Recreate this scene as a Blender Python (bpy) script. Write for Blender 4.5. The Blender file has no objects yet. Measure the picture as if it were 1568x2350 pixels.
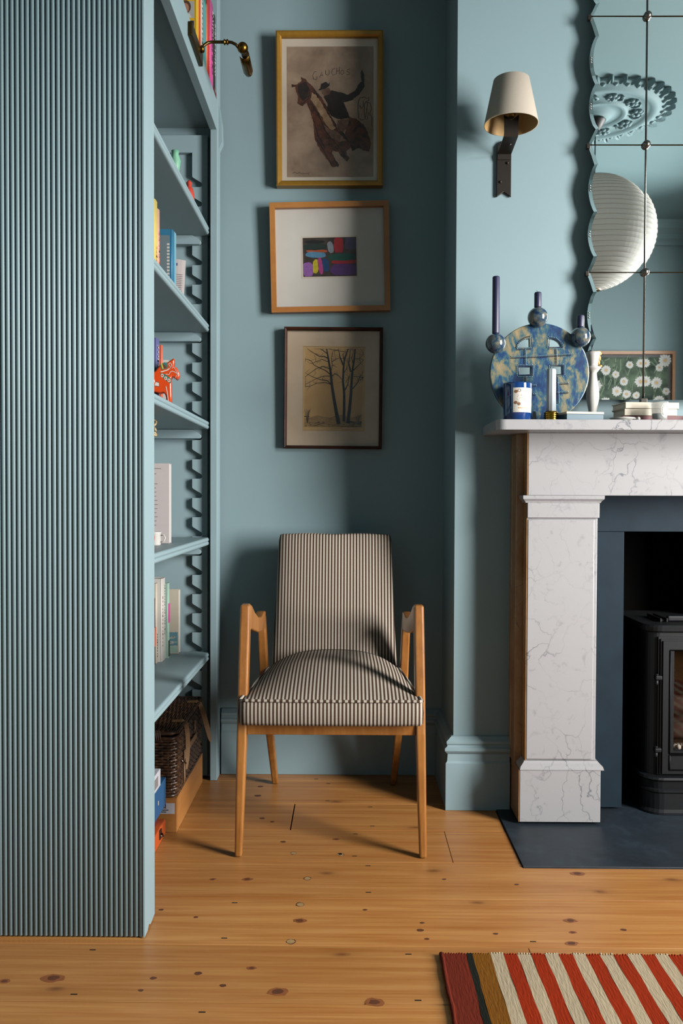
import bpy, bmesh, math, random
from mathutils import Vector, Matrix
random.seed(7)
PI = math.pi
S = bpy.context.scene
COL = S.collection

# ------------------------------------------------------------------ camera
FPX, CX, CY = 1900.0, 784.0, 1175.0          # focal length and centre in pixels of the 1568 x 2350 frame
ROLL = math.radians(0.2)
def cam_axes(vx=801.0, vy=1138.0):
    dx, dy = vx - CX, vy - CY
    c, s = math.cos(ROLL), math.sin(ROLL)
    ux, uy = c*dx + s*dy, -s*dx + c*dy
    yaw = math.atan(ux/FPX); pitch = math.atan(-uy/FPX*math.cos(yaw))
    f = Vector((-math.sin(yaw)*math.cos(pitch), math.cos(yaw)*math.cos(pitch), -math.sin(pitch)))
    r0 = Vector((math.cos(yaw), math.sin(yaw), 0)); u0 = r0.cross(f)
    return c*r0 + s*u0, -s*r0 + c*u0, f
RT, UP, FW = cam_axes()
CAM = Vector((0, 0, 1.0))
cd = bpy.data.cameras.new('camera'); co = bpy.data.objects.new('camera', cd); COL.objects.link(co)
cd.sensor_fit = 'VERTICAL'; cd.sensor_height = 36.0; cd.lens = 36.0*FPX/2350.0
cd.clip_start = 0.02; cd.clip_end = 60
m = Matrix((RT, UP, -FW)).transposed().to_4x4(); m.translation = CAM
co.matrix_world = m
S.camera = co

# ------------------------------------------------------------------ world, daylight, exposure
S.view_settings.view_transform = 'Standard'; S.view_settings.look = 'None'
S.view_settings.gamma = 1.0; S.view_settings.use_curve_mapping = False
S.view_settings.exposure = 0.0
w = bpy.data.worlds.new('world'); S.world = w; w.use_nodes = True
w.node_tree.nodes['Background'].inputs[0].default_value = (0.75, 0.87, 1.0, 1)
w.node_tree.nodes['Background'].inputs[1].default_value = 0.4
WIN = dict(x=2.45, y0=-0.10, y1=1.75, z0=0.50, z1=2.55)
def area(name, loc, rot, sx, sy, power, color):
    l = bpy.data.lights.new(name, 'AREA'); l.shape = 'RECTANGLE'; l.size = sx; l.size_y = sy
    l.energy = power; l.color = color
    o = bpy.data.objects.new(name, l); COL.objects.link(o); o.location = loc; o.rotation_euler = rot
    return o
# daylight through the angled pane of the bay, falling inwards and down towards the alcove
dl = area('window_daylight', (3.55, 0.20, 1.72), (0, 0, 0), 1.10, 2.60, 740, (1.0, 0.985, 0.96))
dl.rotation_euler = Vector((-.89, .36, -.20)).to_track_quat('-Z', 'Y').to_euler()
dl.data.spread = math.radians(165)
# added fill lamp, no real source, brightens the rear wall and ceiling
d2 = area('rear_fill', (2.72, 1.20, 1.60), (0, 0, 0), 0.6, 1.8, 50, (1.0, 0.99, 0.97))
d2.rotation_euler = Vector((-.62, -.75, -.08)).to_track_quat('-Z', 'Y').to_euler()
d2.data.spread = math.radians(110)

# ------------------------------------------------------------------ helpers
ALB = 0.35                      # reflectances are kept low so that daylight, not bounce, models the room
def lin(c):
    def f(v):
        v /= 255.0
        return v/12.92 if v <= 0.04045 else ((v+0.055)/1.055)**2.4
    return (f(c[0])*ALB, f(c[1])*ALB, f(c[2])*ALB, 1)

MATS = {}
class NT:
    def __init__(s, name):
        s.m = bpy.data.materials.new(name); s.m.use_nodes = True
        s.t = s.m.node_tree; s.b = s.t.nodes['Principled BSDF']; MATS[name] = s.m
    def n(s, typ, **kw):
        nd = s.t.nodes.new(typ)
        for k, v in kw.items():
            if k.startswith('i_'):
                key = k[2:]; key = int(key) if key.isdigit() else key.replace('_', ' ')
                nd.inputs[key].default_value = v
            else: setattr(nd, k, v)
        return nd
    def l(s, a, b): s.t.links.new(a, b)
    def coord(s, scale=(1, 1, 1), rot=(0, 0, 0), kind='Object'):
        tc = s.n('ShaderNodeTexCoord'); mp = s.n('ShaderNodeMapping')
        mp.inputs['Scale'].default_value = scale; mp.inputs['Rotation'].default_value = rot
        s.l(tc.outputs[kind], mp.inputs['Vector']); return mp.outputs[0]
    def noise(s, vec, scale=5, detail=3, rough=.5, dist=0):
        nd = s.n('ShaderNodeTexNoise'); nd.inputs['Scale'].default_value = scale
        nd.inputs['Detail'].default_value = detail; nd.inputs['Roughness'].default_value = rough
        nd.inputs['Distortion'].default_value = dist
        s.l(vec, nd.inputs['Vector']); return nd.outputs[0]
    def ramp(s, fac, stops, interp='LINEAR'):
        r = s.n('ShaderNodeValToRGB'); cr = r.color_ramp; cr.interpolation = interp
        while len(cr.elements) < len(stops): cr.elements.new(0.5)
        for e, (p, c) in zip(cr.elements, stops):
            e.position = p; e.color = c if len(c) == 4 else (*c, 1)
        s.l(fac, r.inputs[0]); return r.outputs[0]
    def mix(s, fac, a, b, blend='MIX'):
        x = s.n('ShaderNodeMix', data_type='RGBA', blend_type=blend)
        for sock, v in ((x.inputs[0], fac), (x.inputs[6], a), (x.inputs[7], b)):
            if hasattr(v, 'links'): s.l(v, sock)
            else: sock.default_value = v
        return x.outputs[2]
    def math(s, op, a, b=0.0, c=0.0):
        x = s.n('ShaderNodeMath', operation=op)
        for sock, v in zip(x.inputs, (a, b, c)):
            if hasattr(v, 'links'): s.l(v, sock)
            else: sock.default_value = v
        return x.outputs[0]
    def sep(s, vec):
        x = s.n('ShaderNodeSeparateXYZ'); s.l(vec, x.inputs[0]); return x.outputs
    def bump(s, h, strength=.2, dist=.002):
        b = s.n('ShaderNodeBump'); b.inputs['Strength'].default_value = strength
        b.inputs['Distance'].default_value = dist; s.l(h, b.inputs['Height'])
        s.l(b.outputs[0], s.b.inputs['Normal'])
    def base(s, v):
        if hasattr(v, 'links'): s.l(v, s.b.inputs['Base Color'])
        else: s.b.inputs['Base Color'].default_value = v
    def set(s, **kw):
        for k, v in kw.items(): s.b.inputs[k.replace('_', ' ')].default_value = v

def plain(name, rgb, rough=.5, metal=0.0, var=.06, vs=30, bump=0, bs=200, spec=.5, coat=0):
    t = NT(name); v = t.coord(); n = t.noise(v, vs, 3)
    c = lin(rgb); d = tuple(x*(1-var*2.2) for x in c[:3]) + (1,)
    t.base(t.mix(n, d, tuple(min(1, x*(1+var)) for x in c[:3]) + (1,)))
    t.set(Roughness=rough, Metallic=metal); t.b.inputs['Specular IOR Level'].default_value = spec
    t.b.inputs['Coat Weight'].default_value = coat
    if bump: t.bump(t.noise(v, bs, 2), bump, .001)
    return t.m

PAINT = (159, 187, 193)
plain('wall_paint', PAINT, .62, var=.03, vs=4, bump=.08, bs=350, spec=.3)
plain('wood_paint', (164, 190, 196), .5, var=.02, vs=6, spec=.3)
plain('ceiling_paint', (150, 182, 188), .7, var=.02, vs=3, spec=.25)

def wood(name, a, b, dark=None, scale=(2, 30, 30), rough=.4, knots=0, coat=0, rnd=0.0, bump=.05):
    t = NT(name); v = t.coord(scale)
    n1 = t.noise(v, 1.0, 5, .6, .6); n2 = t.noise(v, 3.5, 3, .6, .2)
    f = t.math('ADD', t.math('MULTIPLY', n1, .7), t.math('MULTIPLY', n2, .3))
    fl_ = t.noise(t.coord((scale[0]*.8, scale[1]*4, scale[2]*4)), 1.0, 4, .65, .3)
    f = t.math('ADD', t.math('MULTIPLY', f, .68), t.math('MULTIPLY', fl_, .32))
    c = t.ramp(f, [(.36, lin(b)), (.5, tuple((x+y)/2 for x, y in zip(lin(a), lin(b)))), (.62, lin(a))])
    if knots:
        vk = t.coord((1, 2.2, 1))
        nd = t.n('ShaderNodeTexNoise'); nd.inputs['Scale'].default_value = 6
        t.l(vk, nd.inputs['Vector'])
        ad = t.n('ShaderNodeVectorMath', operation='MULTIPLY_ADD'); ad.inputs[1].default_value = (.05, .05, .0)
        t.l(nd.outputs[1], ad.inputs[0]); t.l(vk, ad.inputs[2])
        vo = t.n('ShaderNodeTexVoronoi', voronoi_dimensions='2D'); vo.inputs['Scale'].default_value = knots
        t.l(ad.outputs[0], vo.inputs['Vector'])
        k = t.ramp(vo.outputs['Distance'], [(.0, (.8, .8, .8)), (.02, (.5, .5, .5)), (.045, (.12, .12, .12)), (.11, (0, 0, 0))])
        c = t.mix(k, c, lin(dark))
    if rnd:
        oi = t.n('ShaderNodeObjectInfo')
        g = t.math('ADD', t.math('MULTIPLY', oi.outputs['Random'], rnd), 1-rnd/2)
        cm = t.n('ShaderNodeCombineColor'); [t.l(g, cm.inputs[i]) for i in range(3)]
        c = t.mix(1.0, c, cm.outputs[0], 'MULTIPLY')
    t.base(c); t.set(Roughness=rough); t.b.inputs['Coat Weight'].default_value = coat
    t.b.inputs['Coat Roughness'].default_value = .25
    t.bump(f, bump, .002)
    return t.m
wood('pine_floor', (226, 163, 94), (188, 116, 52), (112, 62, 32), (1.6, 38, 38), .36, knots=1.7, rnd=.14)
plain('floor_gap', (40, 24, 12), .9)
plain('knot_dark', (118, 66, 34), .5, var=.25, vs=90)
plain('knot_red', (172, 102, 54), .45, var=.2, vs=120)
plain('knot_filler', (196, 160, 104), .6, var=.1, vs=150)
plain('iron_nail', (44, 40, 40), .6, metal=.6)
wood('teak', (204, 136, 64), (158, 94, 34), scale=(30, 30, 2.5), rough=.33, coat=.25)
wood('oak_frame', (205, 138, 66), (186, 116, 48), scale=(8, 20, 8), rough=.42)
wood('plywood_box', (204, 138, 66), (186, 116, 46), scale=(20, 3, 20), rough=.55)
wood('walnut', (82, 40, 20), (40, 20, 12), scale=(10, 10, 10), rough=.6); MATS['walnut'].node_tree.nodes['Principled BSDF'].inputs['Specular IOR Level'].default_value = .15
plain('gold_frame', (204, 150, 48), .35, metal=.45, var=.12, vs=60)
plain('brass', (150, 112, 48), .3, metal=1, var=.12, vs=60)
plain('aged_brass', (104, 82, 38), .38, metal=.9, var=.15, vs=60)
plain('bright_brass', (214, 164, 60), .2, metal=1, var=.05)
plain('dark_bronze', (62, 54, 46), .42, metal=.6, var=.1, vs=50, bump=.05)
plain('steel', (168, 160, 152), .25, metal=1, var=.08)
plain('iron_black', (24, 26, 29), .5, var=.15, vs=90, bump=.12, bs=500, spec=.18)
plain('soot', (12, 11, 10), .95, spec=.02)
def fabric_shade():
    t = NT('linen_shade'); v = t.coord()
    t.base(t.mix(t.noise(v, 300, 2), lin((226, 213, 194)), lin((242, 231, 214))))
    t.set(Roughness=.85); t.b.inputs['Transmission Weight'].default_value = 0
    tr = t.n('ShaderNodeBsdfTranslucent'); tr.inputs[0].default_value = (.62, .48, .31, 1)
    mx = t.n('ShaderNodeMixShader'); mx.inputs[0].default_value = .35
    out = t.t.nodes['Material Output']
    t.l(t.b.outputs[0], mx.inputs[1]); t.l(tr.outputs[0], mx.inputs[2]); t.l(mx.outputs[0], out.inputs[0])
fabric_shade()
plain('lining_glow', (224, 178, 108), .7, var=.04)  # warm light passing through the unlit shade, painted as a tan inner face
def marble(name, base, vein, tint=None):
    t = NT(name); v = t.coord()
    d = t.n('ShaderNodeTexNoise'); d.inputs['Scale'].default_value = 5; d.inputs['Detail'].default_value = 5
    t.l(v, d.inputs['Vector'])
    ad = t.n('ShaderNodeVectorMath', operation='MULTIPLY_ADD'); ad.inputs[1].default_value = (.34, .34, .34)
    t.l(d.outputs[1], ad.inputs[0]); t.l(v, ad.inputs[2])
    mp = t.n('ShaderNodeMapping'); mp.inputs['Rotation'].default_value = (.3, .5, .3); mp.inputs['Scale'].default_value = (1.2, 1, .8)
    t.l(ad.outputs[0], mp.inputs[0])
    vo = t.n('ShaderNodeTexVoronoi', feature='DISTANCE_TO_EDGE'); vo.inputs['Scale'].default_value = 9
    t.l(mp.outputs[0], vo.inputs['Vector'])
    vein1 = t.ramp(vo.outputs['Distance'], [(0, (1, 1, 1)), (.006, (.55, .55, .55)), (.02, (0, 0, 0))])
    msk = t.ramp(t.noise(v, 4.5, 2), [(.46, (0, 0, 0)), (.66, (1, 1, 1))])
    vf = t.math('MULTIPLY', vein1, t.math('ADD', t.math('MULTIPLY', msk, .8), .16))
    sp = t.ramp(t.noise(v, 26, 5, .65, .6), [(.58, (0, 0, 0)), (.72, (1, 1, 1))])
    c = t.mix(t.noise(v, 3, 4), lin(base), tuple(min(1, x*1.07) for x in lin(base)[:3]) + (1,))
    c = t.mix(t.math('MULTIPLY', sp, .42), c, lin(vein))
    c = t.mix(vf, c, lin(vein))
    if tint:
        st = t.ramp(t.noise(t.coord((3, 3, 1.2)), 7, 4, .6), [(.35, (0, 0, 0)), (.7, (1, 1, 1))])
        c = t.mix(st, c, lin(tint))
    t.base(c); t.set(Roughness=.28); t.b.inputs['Specular IOR Level'].default_value = .45
marble('marble', (190, 188, 189), (106, 109, 117))
marble('marble_stain_glow', (206, 164, 116), (86, 60, 44), (180, 120, 64))  # stain, together with light glowing through the marble painted as tan
def slate():
    t = NT('slate'); v = t.coord((1, 1, 1))
    n = t.noise(v, 6, 6, .62, .4); f = t.noise(v, 60, 3, .6)
    t.base(t.ramp(t.math('ADD', t.math('MULTIPLY', n, .75), t.math('MULTIPLY', f, .25)),
                  [(.32, lin((25, 34, 43))), (.55, lin((38, 51, 62))), (.75, lin((60, 75, 86)))]))
    t.set(Roughness=.48); t.bump(f, .12, .002)
slate()
plain('slate_honed', (40, 56, 68), .55, var=.18, vs=14, spec=.08)
def stripe_fabric(name, diag=0.0, period=.0105, axis=0):
    t = NT(name); v = t.coord()
    x, y, z = t.sep(v)
    a = (x, y, z)[axis]
    a = t.math('ADD', a, t.math('MULTIPLY', z, diag))
    tri = t.math('PINGPONG', t.math('MULTIPLY', a, 1/period), .5)
    wob = t.math('MULTIPLY', t.math('SUBTRACT', t.noise(v, 900, 1), .5), .06)
    k = t.ramp(t.math('ADD', tri, wob), [(.22, (0, 0, 0)), (.28, (1, 1, 1))])
    cream = t.mix(t.noise(v, 700, 2), lin((190, 178, 160)), lin((226, 216, 200)))
    brown = t.mix(t.noise(v, 700, 2), lin((62, 42, 32)), lin((96, 70, 54)))
    t.base(t.mix(k, brown, cream)); t.set(Roughness=.9)
    t.b.inputs['Specular IOR Level'].default_value = .15
    t.bump(t.noise(v, 1400, 2), .25, .001)
stripe_fabric('ticking'); stripe_fabric('ticking_welt', diag=0.0, period=.017)
def mirror_glass():
    t = NT('mirror_silver'); t.base((.86, .91, .90, 1)); t.set(Metallic=1, Roughness=.015)
mirror_glass()
plain('mirror_bevel', (226, 232, 230), .12, metal=.9, var=.15, vs=40)
plain('mirror_backing', (16, 17, 16), .7)
def glazing():
    t = NT('picture_glass'); out = t.t.nodes['Material Output']
    lw = t.n('ShaderNodeLayerWeight'); lw.inputs[0].default_value = .5
    fac = t.math('ADD', t.math('MULTIPLY', t.math('POWER', lw.outputs['Facing'], 4.0), .6), .025)
    tr = t.n('ShaderNodeBsdfTransparent'); gl = t.n('ShaderNodeBsdfGlossy'); gl.inputs['Roughness'].default_value = .03
    mx = t.n('ShaderNodeMixShader'); t.l(fac, mx.inputs[0])
    t.l(tr.outputs[0], mx.inputs[1]); t.l(gl.outputs[0], mx.inputs[2]); t.l(mx.outputs[0], out.inputs[0])
glazing()
def votive():
    t = NT('votive_glass'); out = t.t.nodes['Material Output']
    t.base(lin((225, 230, 225))); t.set(Roughness=.1)
    tr = t.n('ShaderNodeBsdfTransparent'); mx = t.n('ShaderNodeMixShader'); mx.inputs[0].default_value = .35
    t.l(tr.outputs[0], mx.inputs[1]); t.l(t.b.outputs[0], mx.inputs[2]); t.l(mx.outputs[0], out.inputs[0])
votive()
def clear_glass():
    t = NT('clear_glass'); t.base((.93, .97, .95, 1)); t.set(Roughness=.02, IOR=1.45); t.b.inputs['Transmission Weight'].default_value = 1
clear_glass()
def glaze():
    t = NT('blue_glaze'); v = t.coord((1, 1, .55))
    a = t.noise(v, 26, 5, .62, .5); b = t.noise(v, 120, 3, .6)
    f = t.math('ADD', t.math('MULTIPLY', a, .8), t.math('MULTIPLY', b, .2))
    t.base(t.ramp(f, [(.33, lin((8, 26, 74))), (.45, lin((14, 66, 118))), (.505, lin((58, 104, 118))), (.56, lin((138, 134, 108))), (.68, lin((186, 160, 116)))]))
    t.set(Roughness=.32); t.b.inputs['Coat Weight'].default_value = .12
glaze()
def glaze2():
    t = NT('grey_glaze'); v = t.coord()
    f = t.noise(v, 45, 4, .6, .4)
    t.base(t.ramp(f, [(.36, lin((20, 50, 92))), (.5, lin((66, 92, 106))), (.66, lin((140, 132, 112)))]))
    t.set(Roughness=.14); t.b.inputs['Coat Weight'].default_value = .6
glaze2()
def paper():
    t = NT('rice_paper'); v = t.coord()
    t.base(t.mix(t.noise(v, 40, 4), lin((250, 246, 236)), lin((255, 252, 246))))
    t.set(Roughness=.8)
    tr = t.n('ShaderNodeBsdfTranslucent'); tr.inputs[0].default_value = (.42, .41, .385, 1)
    mx = t.n('ShaderNodeMixShader'); mx.inputs[0].default_value = .5
    out = t.t.nodes['Material Output']
    t.l(t.b.outputs[0], mx.inputs[1]); t.l(tr.outputs[0], mx.inputs[2]); t.l(mx.outputs[0], out.inputs[0])
paper()
def wicker():
    t = NT('wicker'); v = t.coord()
    t.base(t.ramp(t.noise(v, 60, 3), [(.3, lin((58, 38, 26))), (.55, lin((98, 66, 44))), (.75, lin((134, 94, 62)))]))
    t.set(Roughness=.38)
wicker()
plain('leather', (164, 122, 78), .6, var=.12, vs=40)
plain('leather_dark', (98, 66, 42), .6, var=.12, vs=40)
def paperprint(name, a, b, scale=14, detail=5):
    t = NT(name); v = t.coord()
    t.base(t.ramp(t.noise(v, scale, detail, .6, .3), [(.35, lin(a)), (.68, lin(b))])); t.set(Roughness=.8)
    t.b.inputs['Specular IOR Level'].default_value = .2
paperprint('etching_ground', (136, 112, 92), (186, 160, 134), 9)
paperprint('horse_brown', (48, 26, 18), (118, 66, 42), 50)
paperprint('horse_dark', (24, 17, 15), (54, 36, 28), 50)
paperprint('horse_light', (150, 116, 84), (196, 164, 128), 45)
paperprint('horse_mid', (88, 62, 48), (146, 112, 88), 40)
paperprint('mat_cream', (222, 208, 188), (232, 219, 200), 8)
paperprint('mat_white', (226, 220, 210), (234, 228, 218), 8)
paperprint('mat_beige', (206, 182, 154), (220, 198, 170), 8)
paperprint('tree_paper', (202, 164, 108), (218, 182, 126), 10)
paperprint('tree_sky', (194, 152, 94), (214, 174, 116), 6)
paperprint('ink', (20, 18, 16), (46, 40, 32), 60)
paperprint('ink_brown', (40, 22, 16), (70, 40, 28), 60)
paperprint('ink_soft', (104, 84, 58), (140, 114, 80), 60)
paperprint('hill', (150, 118, 72), (184, 146, 92), 40)
paperprint('p_ground', (48, 26, 18), (78, 66, 58), 30)
for nm, c in dict(p_black=(26, 22, 24), p_green=(30, 52, 44), p_orange=(190, 88, 44), p_blue=(96, 152, 188), p_violet=(166, 104, 186), p_yellow=(214, 198, 40),
                  p_pink=(190, 66, 140), p_navy=(16, 70, 120), p_grey=(150, 158, 166), p_red=(176, 28, 42), p_plum=(84, 70, 104), p_emerald=(16, 84, 68), p_purple=(96, 48, 124)).items():
    paperprint(nm, tuple(int(x*.86) for x in c), c, 90)
def flat(name, rgb, rough=.55, coat=0): return plain(name, rgb, rough, var=.03, vs=60, coat=coat)
for nm, c in dict(c_yellow=(240, 192, 20), c_red=(226, 40, 34), c_orange=(240, 140, 90), c_white=(234, 228, 220), c_teal=(96, 172, 172), c_green=(30, 120, 92), c_pink=(236, 90, 170),
                  c_black=(26, 25, 26), c_blue=(46, 130, 170), c_lightblue=(130, 190, 208), c_grey=(120, 140, 148), c_lemon=(240, 216, 110), c_peach=(240, 184, 158), c_paper=(226, 214, 212),
                  c_violet=(110, 112, 170), c_coral=(240, 120, 90), c_mint=(178, 212, 194), c_cream=(226, 214, 192), c_bluebox=(24, 92, 144), c_whitebox=(218, 218, 226), c_orangebox=(222, 92, 22),
                  c_maroon=(110, 30, 26), c_skin=(196, 140, 110), c_hair=(92, 58, 34), c_navy=(30, 40, 80), c_photo=(190, 190, 186), c_bookcream=(220, 206, 180), c_redbook=(112, 16, 16), c_darkbook=(44, 26, 20),
                  c_wax=(236, 178, 70), c_ceramic=(226, 222, 214), c_seablue=(110, 160, 172), c_grass=(70, 104, 62), c_darkgreen=(40, 58, 42), c_stem=(96, 130, 84), c_petal=(238, 236, 230),
                  c_blond=(206, 172, 122), c_greytext=(150, 140, 138), c_label=(238, 230, 218), c_copper=(150, 96, 54), c_paleblue=(150, 192, 212), c_jade=(130, 200, 164), c_tomato=(220, 66, 40), c_rope=(206, 172, 120), c_bead=(190, 140, 84), c_cable=(210, 206, 200)).items():
    flat(nm, c)
plain('horse_orange', (240, 82, 18), .3, var=.06, coat=.5)
plain('candle_blue', (17, 17, 74), .5, var=.08)
plain('candle_pale', (196, 208, 214), .5, var=.04)
def cobalt():
    t = NT('cobalt_glass'); t.base(lin((14, 66, 136))); t.set(Roughness=.08); t.b.inputs['Coat Weight'].default_value = .8
cobalt()
def rugmat(name, rgb):
    t = NT(name); v = t.coord((1, 1, 1)); x, y, z = t.sep(v)
    wv = t.noise(t.coord((260, 40, 1)), 1, 3); wf = t.noise(t.coord((14, 3, 1)), 1, 3)
    c = lin(rgb)
    t.base(t.mix(t.math('MULTIPLY', t.math('ADD', wv, wf), .5), tuple(q*.72 for q in c[:3]) + (1,), tuple(min(1, q*1.22) for q in c[:3]) + (1,)))
    t.set(Roughness=.95); t.b.inputs['Specular IOR Level'].default_value = .1; t.bump(wv, .6, .003)
for nm, c in dict(rug_rust=(120, 40, 20), rug_black=(26, 30, 22), rug_ochre=(136, 84, 14), rug_cream=(202, 182, 150), rug_red=(168, 46, 2)).items(): rugmat(nm, c)

# ---- mesh building
class MB:
    def __init__(s): s.v = []; s.f = []; s.mi = []; s.mats = []; s.sm = []
    def _m(s, m):
        if m not in s.mats: s.mats.append(m)
        return s.mats.index(m)
    def add(s, vs, fs, m, smooth=False):
        o = len(s.v); s.v += [tuple(p) for p in vs]; k = s._m(m)
        for f in fs: s.f.append([i+o for i in f]); s.mi.append(k); s.sm.append(smooth)
        return s
    def box(s, x0, x1, y0, y1, z0, z1, m):
        vs = [(x, y, z) for z in (z0, z1) for y in (y0, y1) for x in (x0, x1)]
        return s.add(vs, [(0, 2, 3, 1), (4, 5, 7, 6), (0, 1, 5, 4), (2, 6, 7, 3), (0, 4, 6, 2), (1, 3, 7, 5)], m)
    def prism(s, poly, axis, a0, a1, m, smooth=False):
        # poly: list of 2-D points in the plane of the other two axes (in x,y,z order)
        def p(q, a):
            r = list(q); r.insert(axis, a); return tuple(r)
        n = len(poly); vs = [p(q, a0) for q in poly] + [p(q, a1) for q in poly]
        fs = [tuple(range(n)), tuple(range(2*n-1, n-1, -1))]
        s.add(vs, fs, m)
        o = len(s.v) - 2*n; k = s._m(m)
        for i in range(n):
            j = (i+1) % n; s.f.append([o+i, o+i+n, o+j+n, o+j]); s.mi.append(k); s.sm.append(smooth)
        return s
    def loft(s, rings, m, smooth=True, caps=True, closed=False):
        n = len(rings[0]); vs = [p for r in rings for p in r]; fs = []
        R = len(rings)
        for i in range(R if closed else R-1):
            for j in range(n):
                k = (j+1) % n; i2 = (i+1) % R
                fs.append((i*n+j, i*n+k, i2*n+k, i2*n+j))
        s.add(vs, fs, m, smooth)
        if caps and not closed:
            o = len(s.v) - len(vs); kk = s._m(m)
            for r in (list(range(n))[::-1], [(R-1)*n+j for j in range(n)]):
                s.f.append([o+q for q in r]); s.mi.append(kk); s.sm.append(False)
        return s
    def lathe(s, prof, c, m, n=24, axis='z', smooth=True, caps=True):
        rings = []
        for r, h in prof:
            ring = []
            for k in range(n):
                a = 2*PI*k/n; x, y = r*math.cos(a), r*math.sin(a)
                ring.append({'z': (c[0]+x, c[1]+y, c[2]+h), 'y': (c[0]+x, c[1]+h, c[2]-y), 'x': (c[0]+h, c[1]+x, c[2]+y)}[axis])
            rings.append(ring)
        return s.loft(rings, m, smooth, caps)
    def tube(s, pts, rad, m, n=8, smooth=True):
        P = [Vector(p) for p in pts]; rings = []; ref = None
        for i, p in enumerate(P):
            d = (P[min(i+1, len(P)-1)] - P[max(i-1, 0)]).normalized()
            if ref is None:
                ref = d.cross(Vector((0, 0, 1)));
                if ref.length < .1: ref = d.cross(Vector((1, 0, 0)))
            ref = (ref - d*ref.dot(d)).normalized(); b = d.cross(ref)
            r = rad[i] if isinstance(rad, (list, tuple)) else rad
            rings.append([tuple(p + ref*r*math.cos(2*PI*k/n) + b*r*math.sin(2*PI*k/n)) for k in range(n)])
        return s.loft(rings, m, smooth)
    def ball(s, c, r, m, n=16, sq=1.0):
        k = n//2
        return s.lathe([(max(r*math.sin(PI*i/k), 1e-4), -r*sq*math.cos(PI*i/k)) for i in range(k+1)], c, m, n)
    def poly(s, pts, m): return s.add(pts, [tuple(range(len(pts)))], m)
    def strip(s, pts, wid, m, plane):
        # a flat tapering stroke; pts 2-D, plane maps (u,v) -> 3-D
        P = [Vector((p[0], p[1])) for p in pts]; L = []; Rr = []
        for i, p in enumerate(P):
            d = (P[min(i+1, len(P)-1)] - P[max(i-1, 0)])
            d = d.normalized() if d.length else Vector((1, 0)); nrm = Vector((-d.y, d.x))
            w_ = wid[i] if isinstance(wid, (list, tuple)) else wid
            L.append(plane(*(p + nrm*w_/2))); Rr.append(plane(*(p - nrm*w_/2)))
        n = len(P)
        return s.add(L + Rr, [(i, n+i, n+i+1, i+1) for i in range(n-1)], m)
    def build(s, name, parent=None, local=False, origin=None, bevel=0, seg=2, kind=None, sub=0, autosm=None, label=None):
        off = Vector((0, 0, 0))
        if not local:
            if parent is not None: off = abs_loc(parent)
            elif origin is not None: off = Vector(origin)
            else:
                xs = list(zip(*s.v)); off = Vector(((min(xs[0])+max(xs[0]))/2, (min(xs[1])+max(xs[1]))/2, min(xs[2])))
        me = bpy.data.meshes.new(name)
        me.from_pydata([tuple(Vector(p) - off) for p in s.v], [], s.f)
        for mn in s.mats: me.materials.append(MATS[mn])
        me.polygons.foreach_set('material_index', s.mi); me.polygons.foreach_set('use_smooth', s.sm)
        bm = bmesh.new(); bm.from_mesh(me); bmesh.ops.recalc_face_normals(bm, faces=bm.faces); bm.to_mesh(me); bm.free()
        o = bpy.data.objects.new(name, me); COL.objects.link(o)
        if parent is not None: o.parent = parent
        elif not local: o.location = off
        if bevel:
            b = o.modifiers.new('bevel', 'BEVEL'); b.width = bevel; b.segments = seg; b.limit_method = 'ANGLE'; b.angle_limit = math.radians(40)
            b.harden_normals = False
        if sub:
            b = o.modifiers.new('sub', 'SUBSURF'); b.levels = sub; b.render_levels = sub
        if kind: o['kind'] = kind
        if label: o['label'] = label
        return o
def abs_loc(o):
    v = Vector(o.location)
    while o.parent is not None: o = o.parent; v = v + Vector(o.location)
    return v
def thing(name, label, cat, loc=(0, 0, 0), rot=(0, 0, 0), group=None):
    o = bpy.data.objects.new(name, None); COL.objects.link(o); o.empty_display_size = .05
    o.location = loc; o.rotation_euler = rot; o['label'] = label; o['category'] = cat
    if group: o['group'] = group
    return o
def tag(o, label, cat, group=None):
    o['label'] = label; o['category'] = cat
    if group: o['group'] = group
    return o
def struct(o, label=None):
    o['kind'] = 'structure'
    if label: o['label'] = label
    return o
def holed(name, outer, holes, thick, mat, bev=0):
    """2-D outline with holes -> mesh in the x,z plane, thickness along y (centred)."""
    cu = bpy.data.curves.new(name, 'CURVE'); cu.dimensions = '2D'; cu.fill_mode = 'BOTH'
    cu.extrude = thick/2 - bev; cu.bevel_depth = bev; cu.bevel_resolution = 2
    if bev: cu.offset = -bev
    for ring in [outer] + holes:
        sp = cu.splines.new('POLY'); sp.points.add(len(ring)-1); sp.use_cyclic_u = True
        for p, q in zip(sp.points, ring): p.co = (q[0], q[1], 0, 1)
    ob = bpy.data.objects.new(name, cu); COL.objects.link(ob)
    bpy.context.view_layer.update()
    me = bpy.data.meshes.new_from_object(ob.evaluated_get(bpy.context.evaluated_depsgraph_get()))
    COL.objects.unlink(ob); bpy.data.objects.remove(ob)
    for v in me.vertices: x, y, z = v.co; v.co = (x, -z, y)
    me.flip_normals() if False else None
    me.materials.clear(); me.materials.append(MATS[mat])
    bm = bmesh.new(); bm.from_mesh(me); bmesh.ops.remove_doubles(bm, verts=bm.verts, dist=1e-6); bmesh.ops.recalc_face_normals(bm, faces=bm.faces); bm.to_mesh(me); bm.free()
    o = bpy.data.objects.new(name, me); COL.objects.link(o)
    return o
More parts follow.
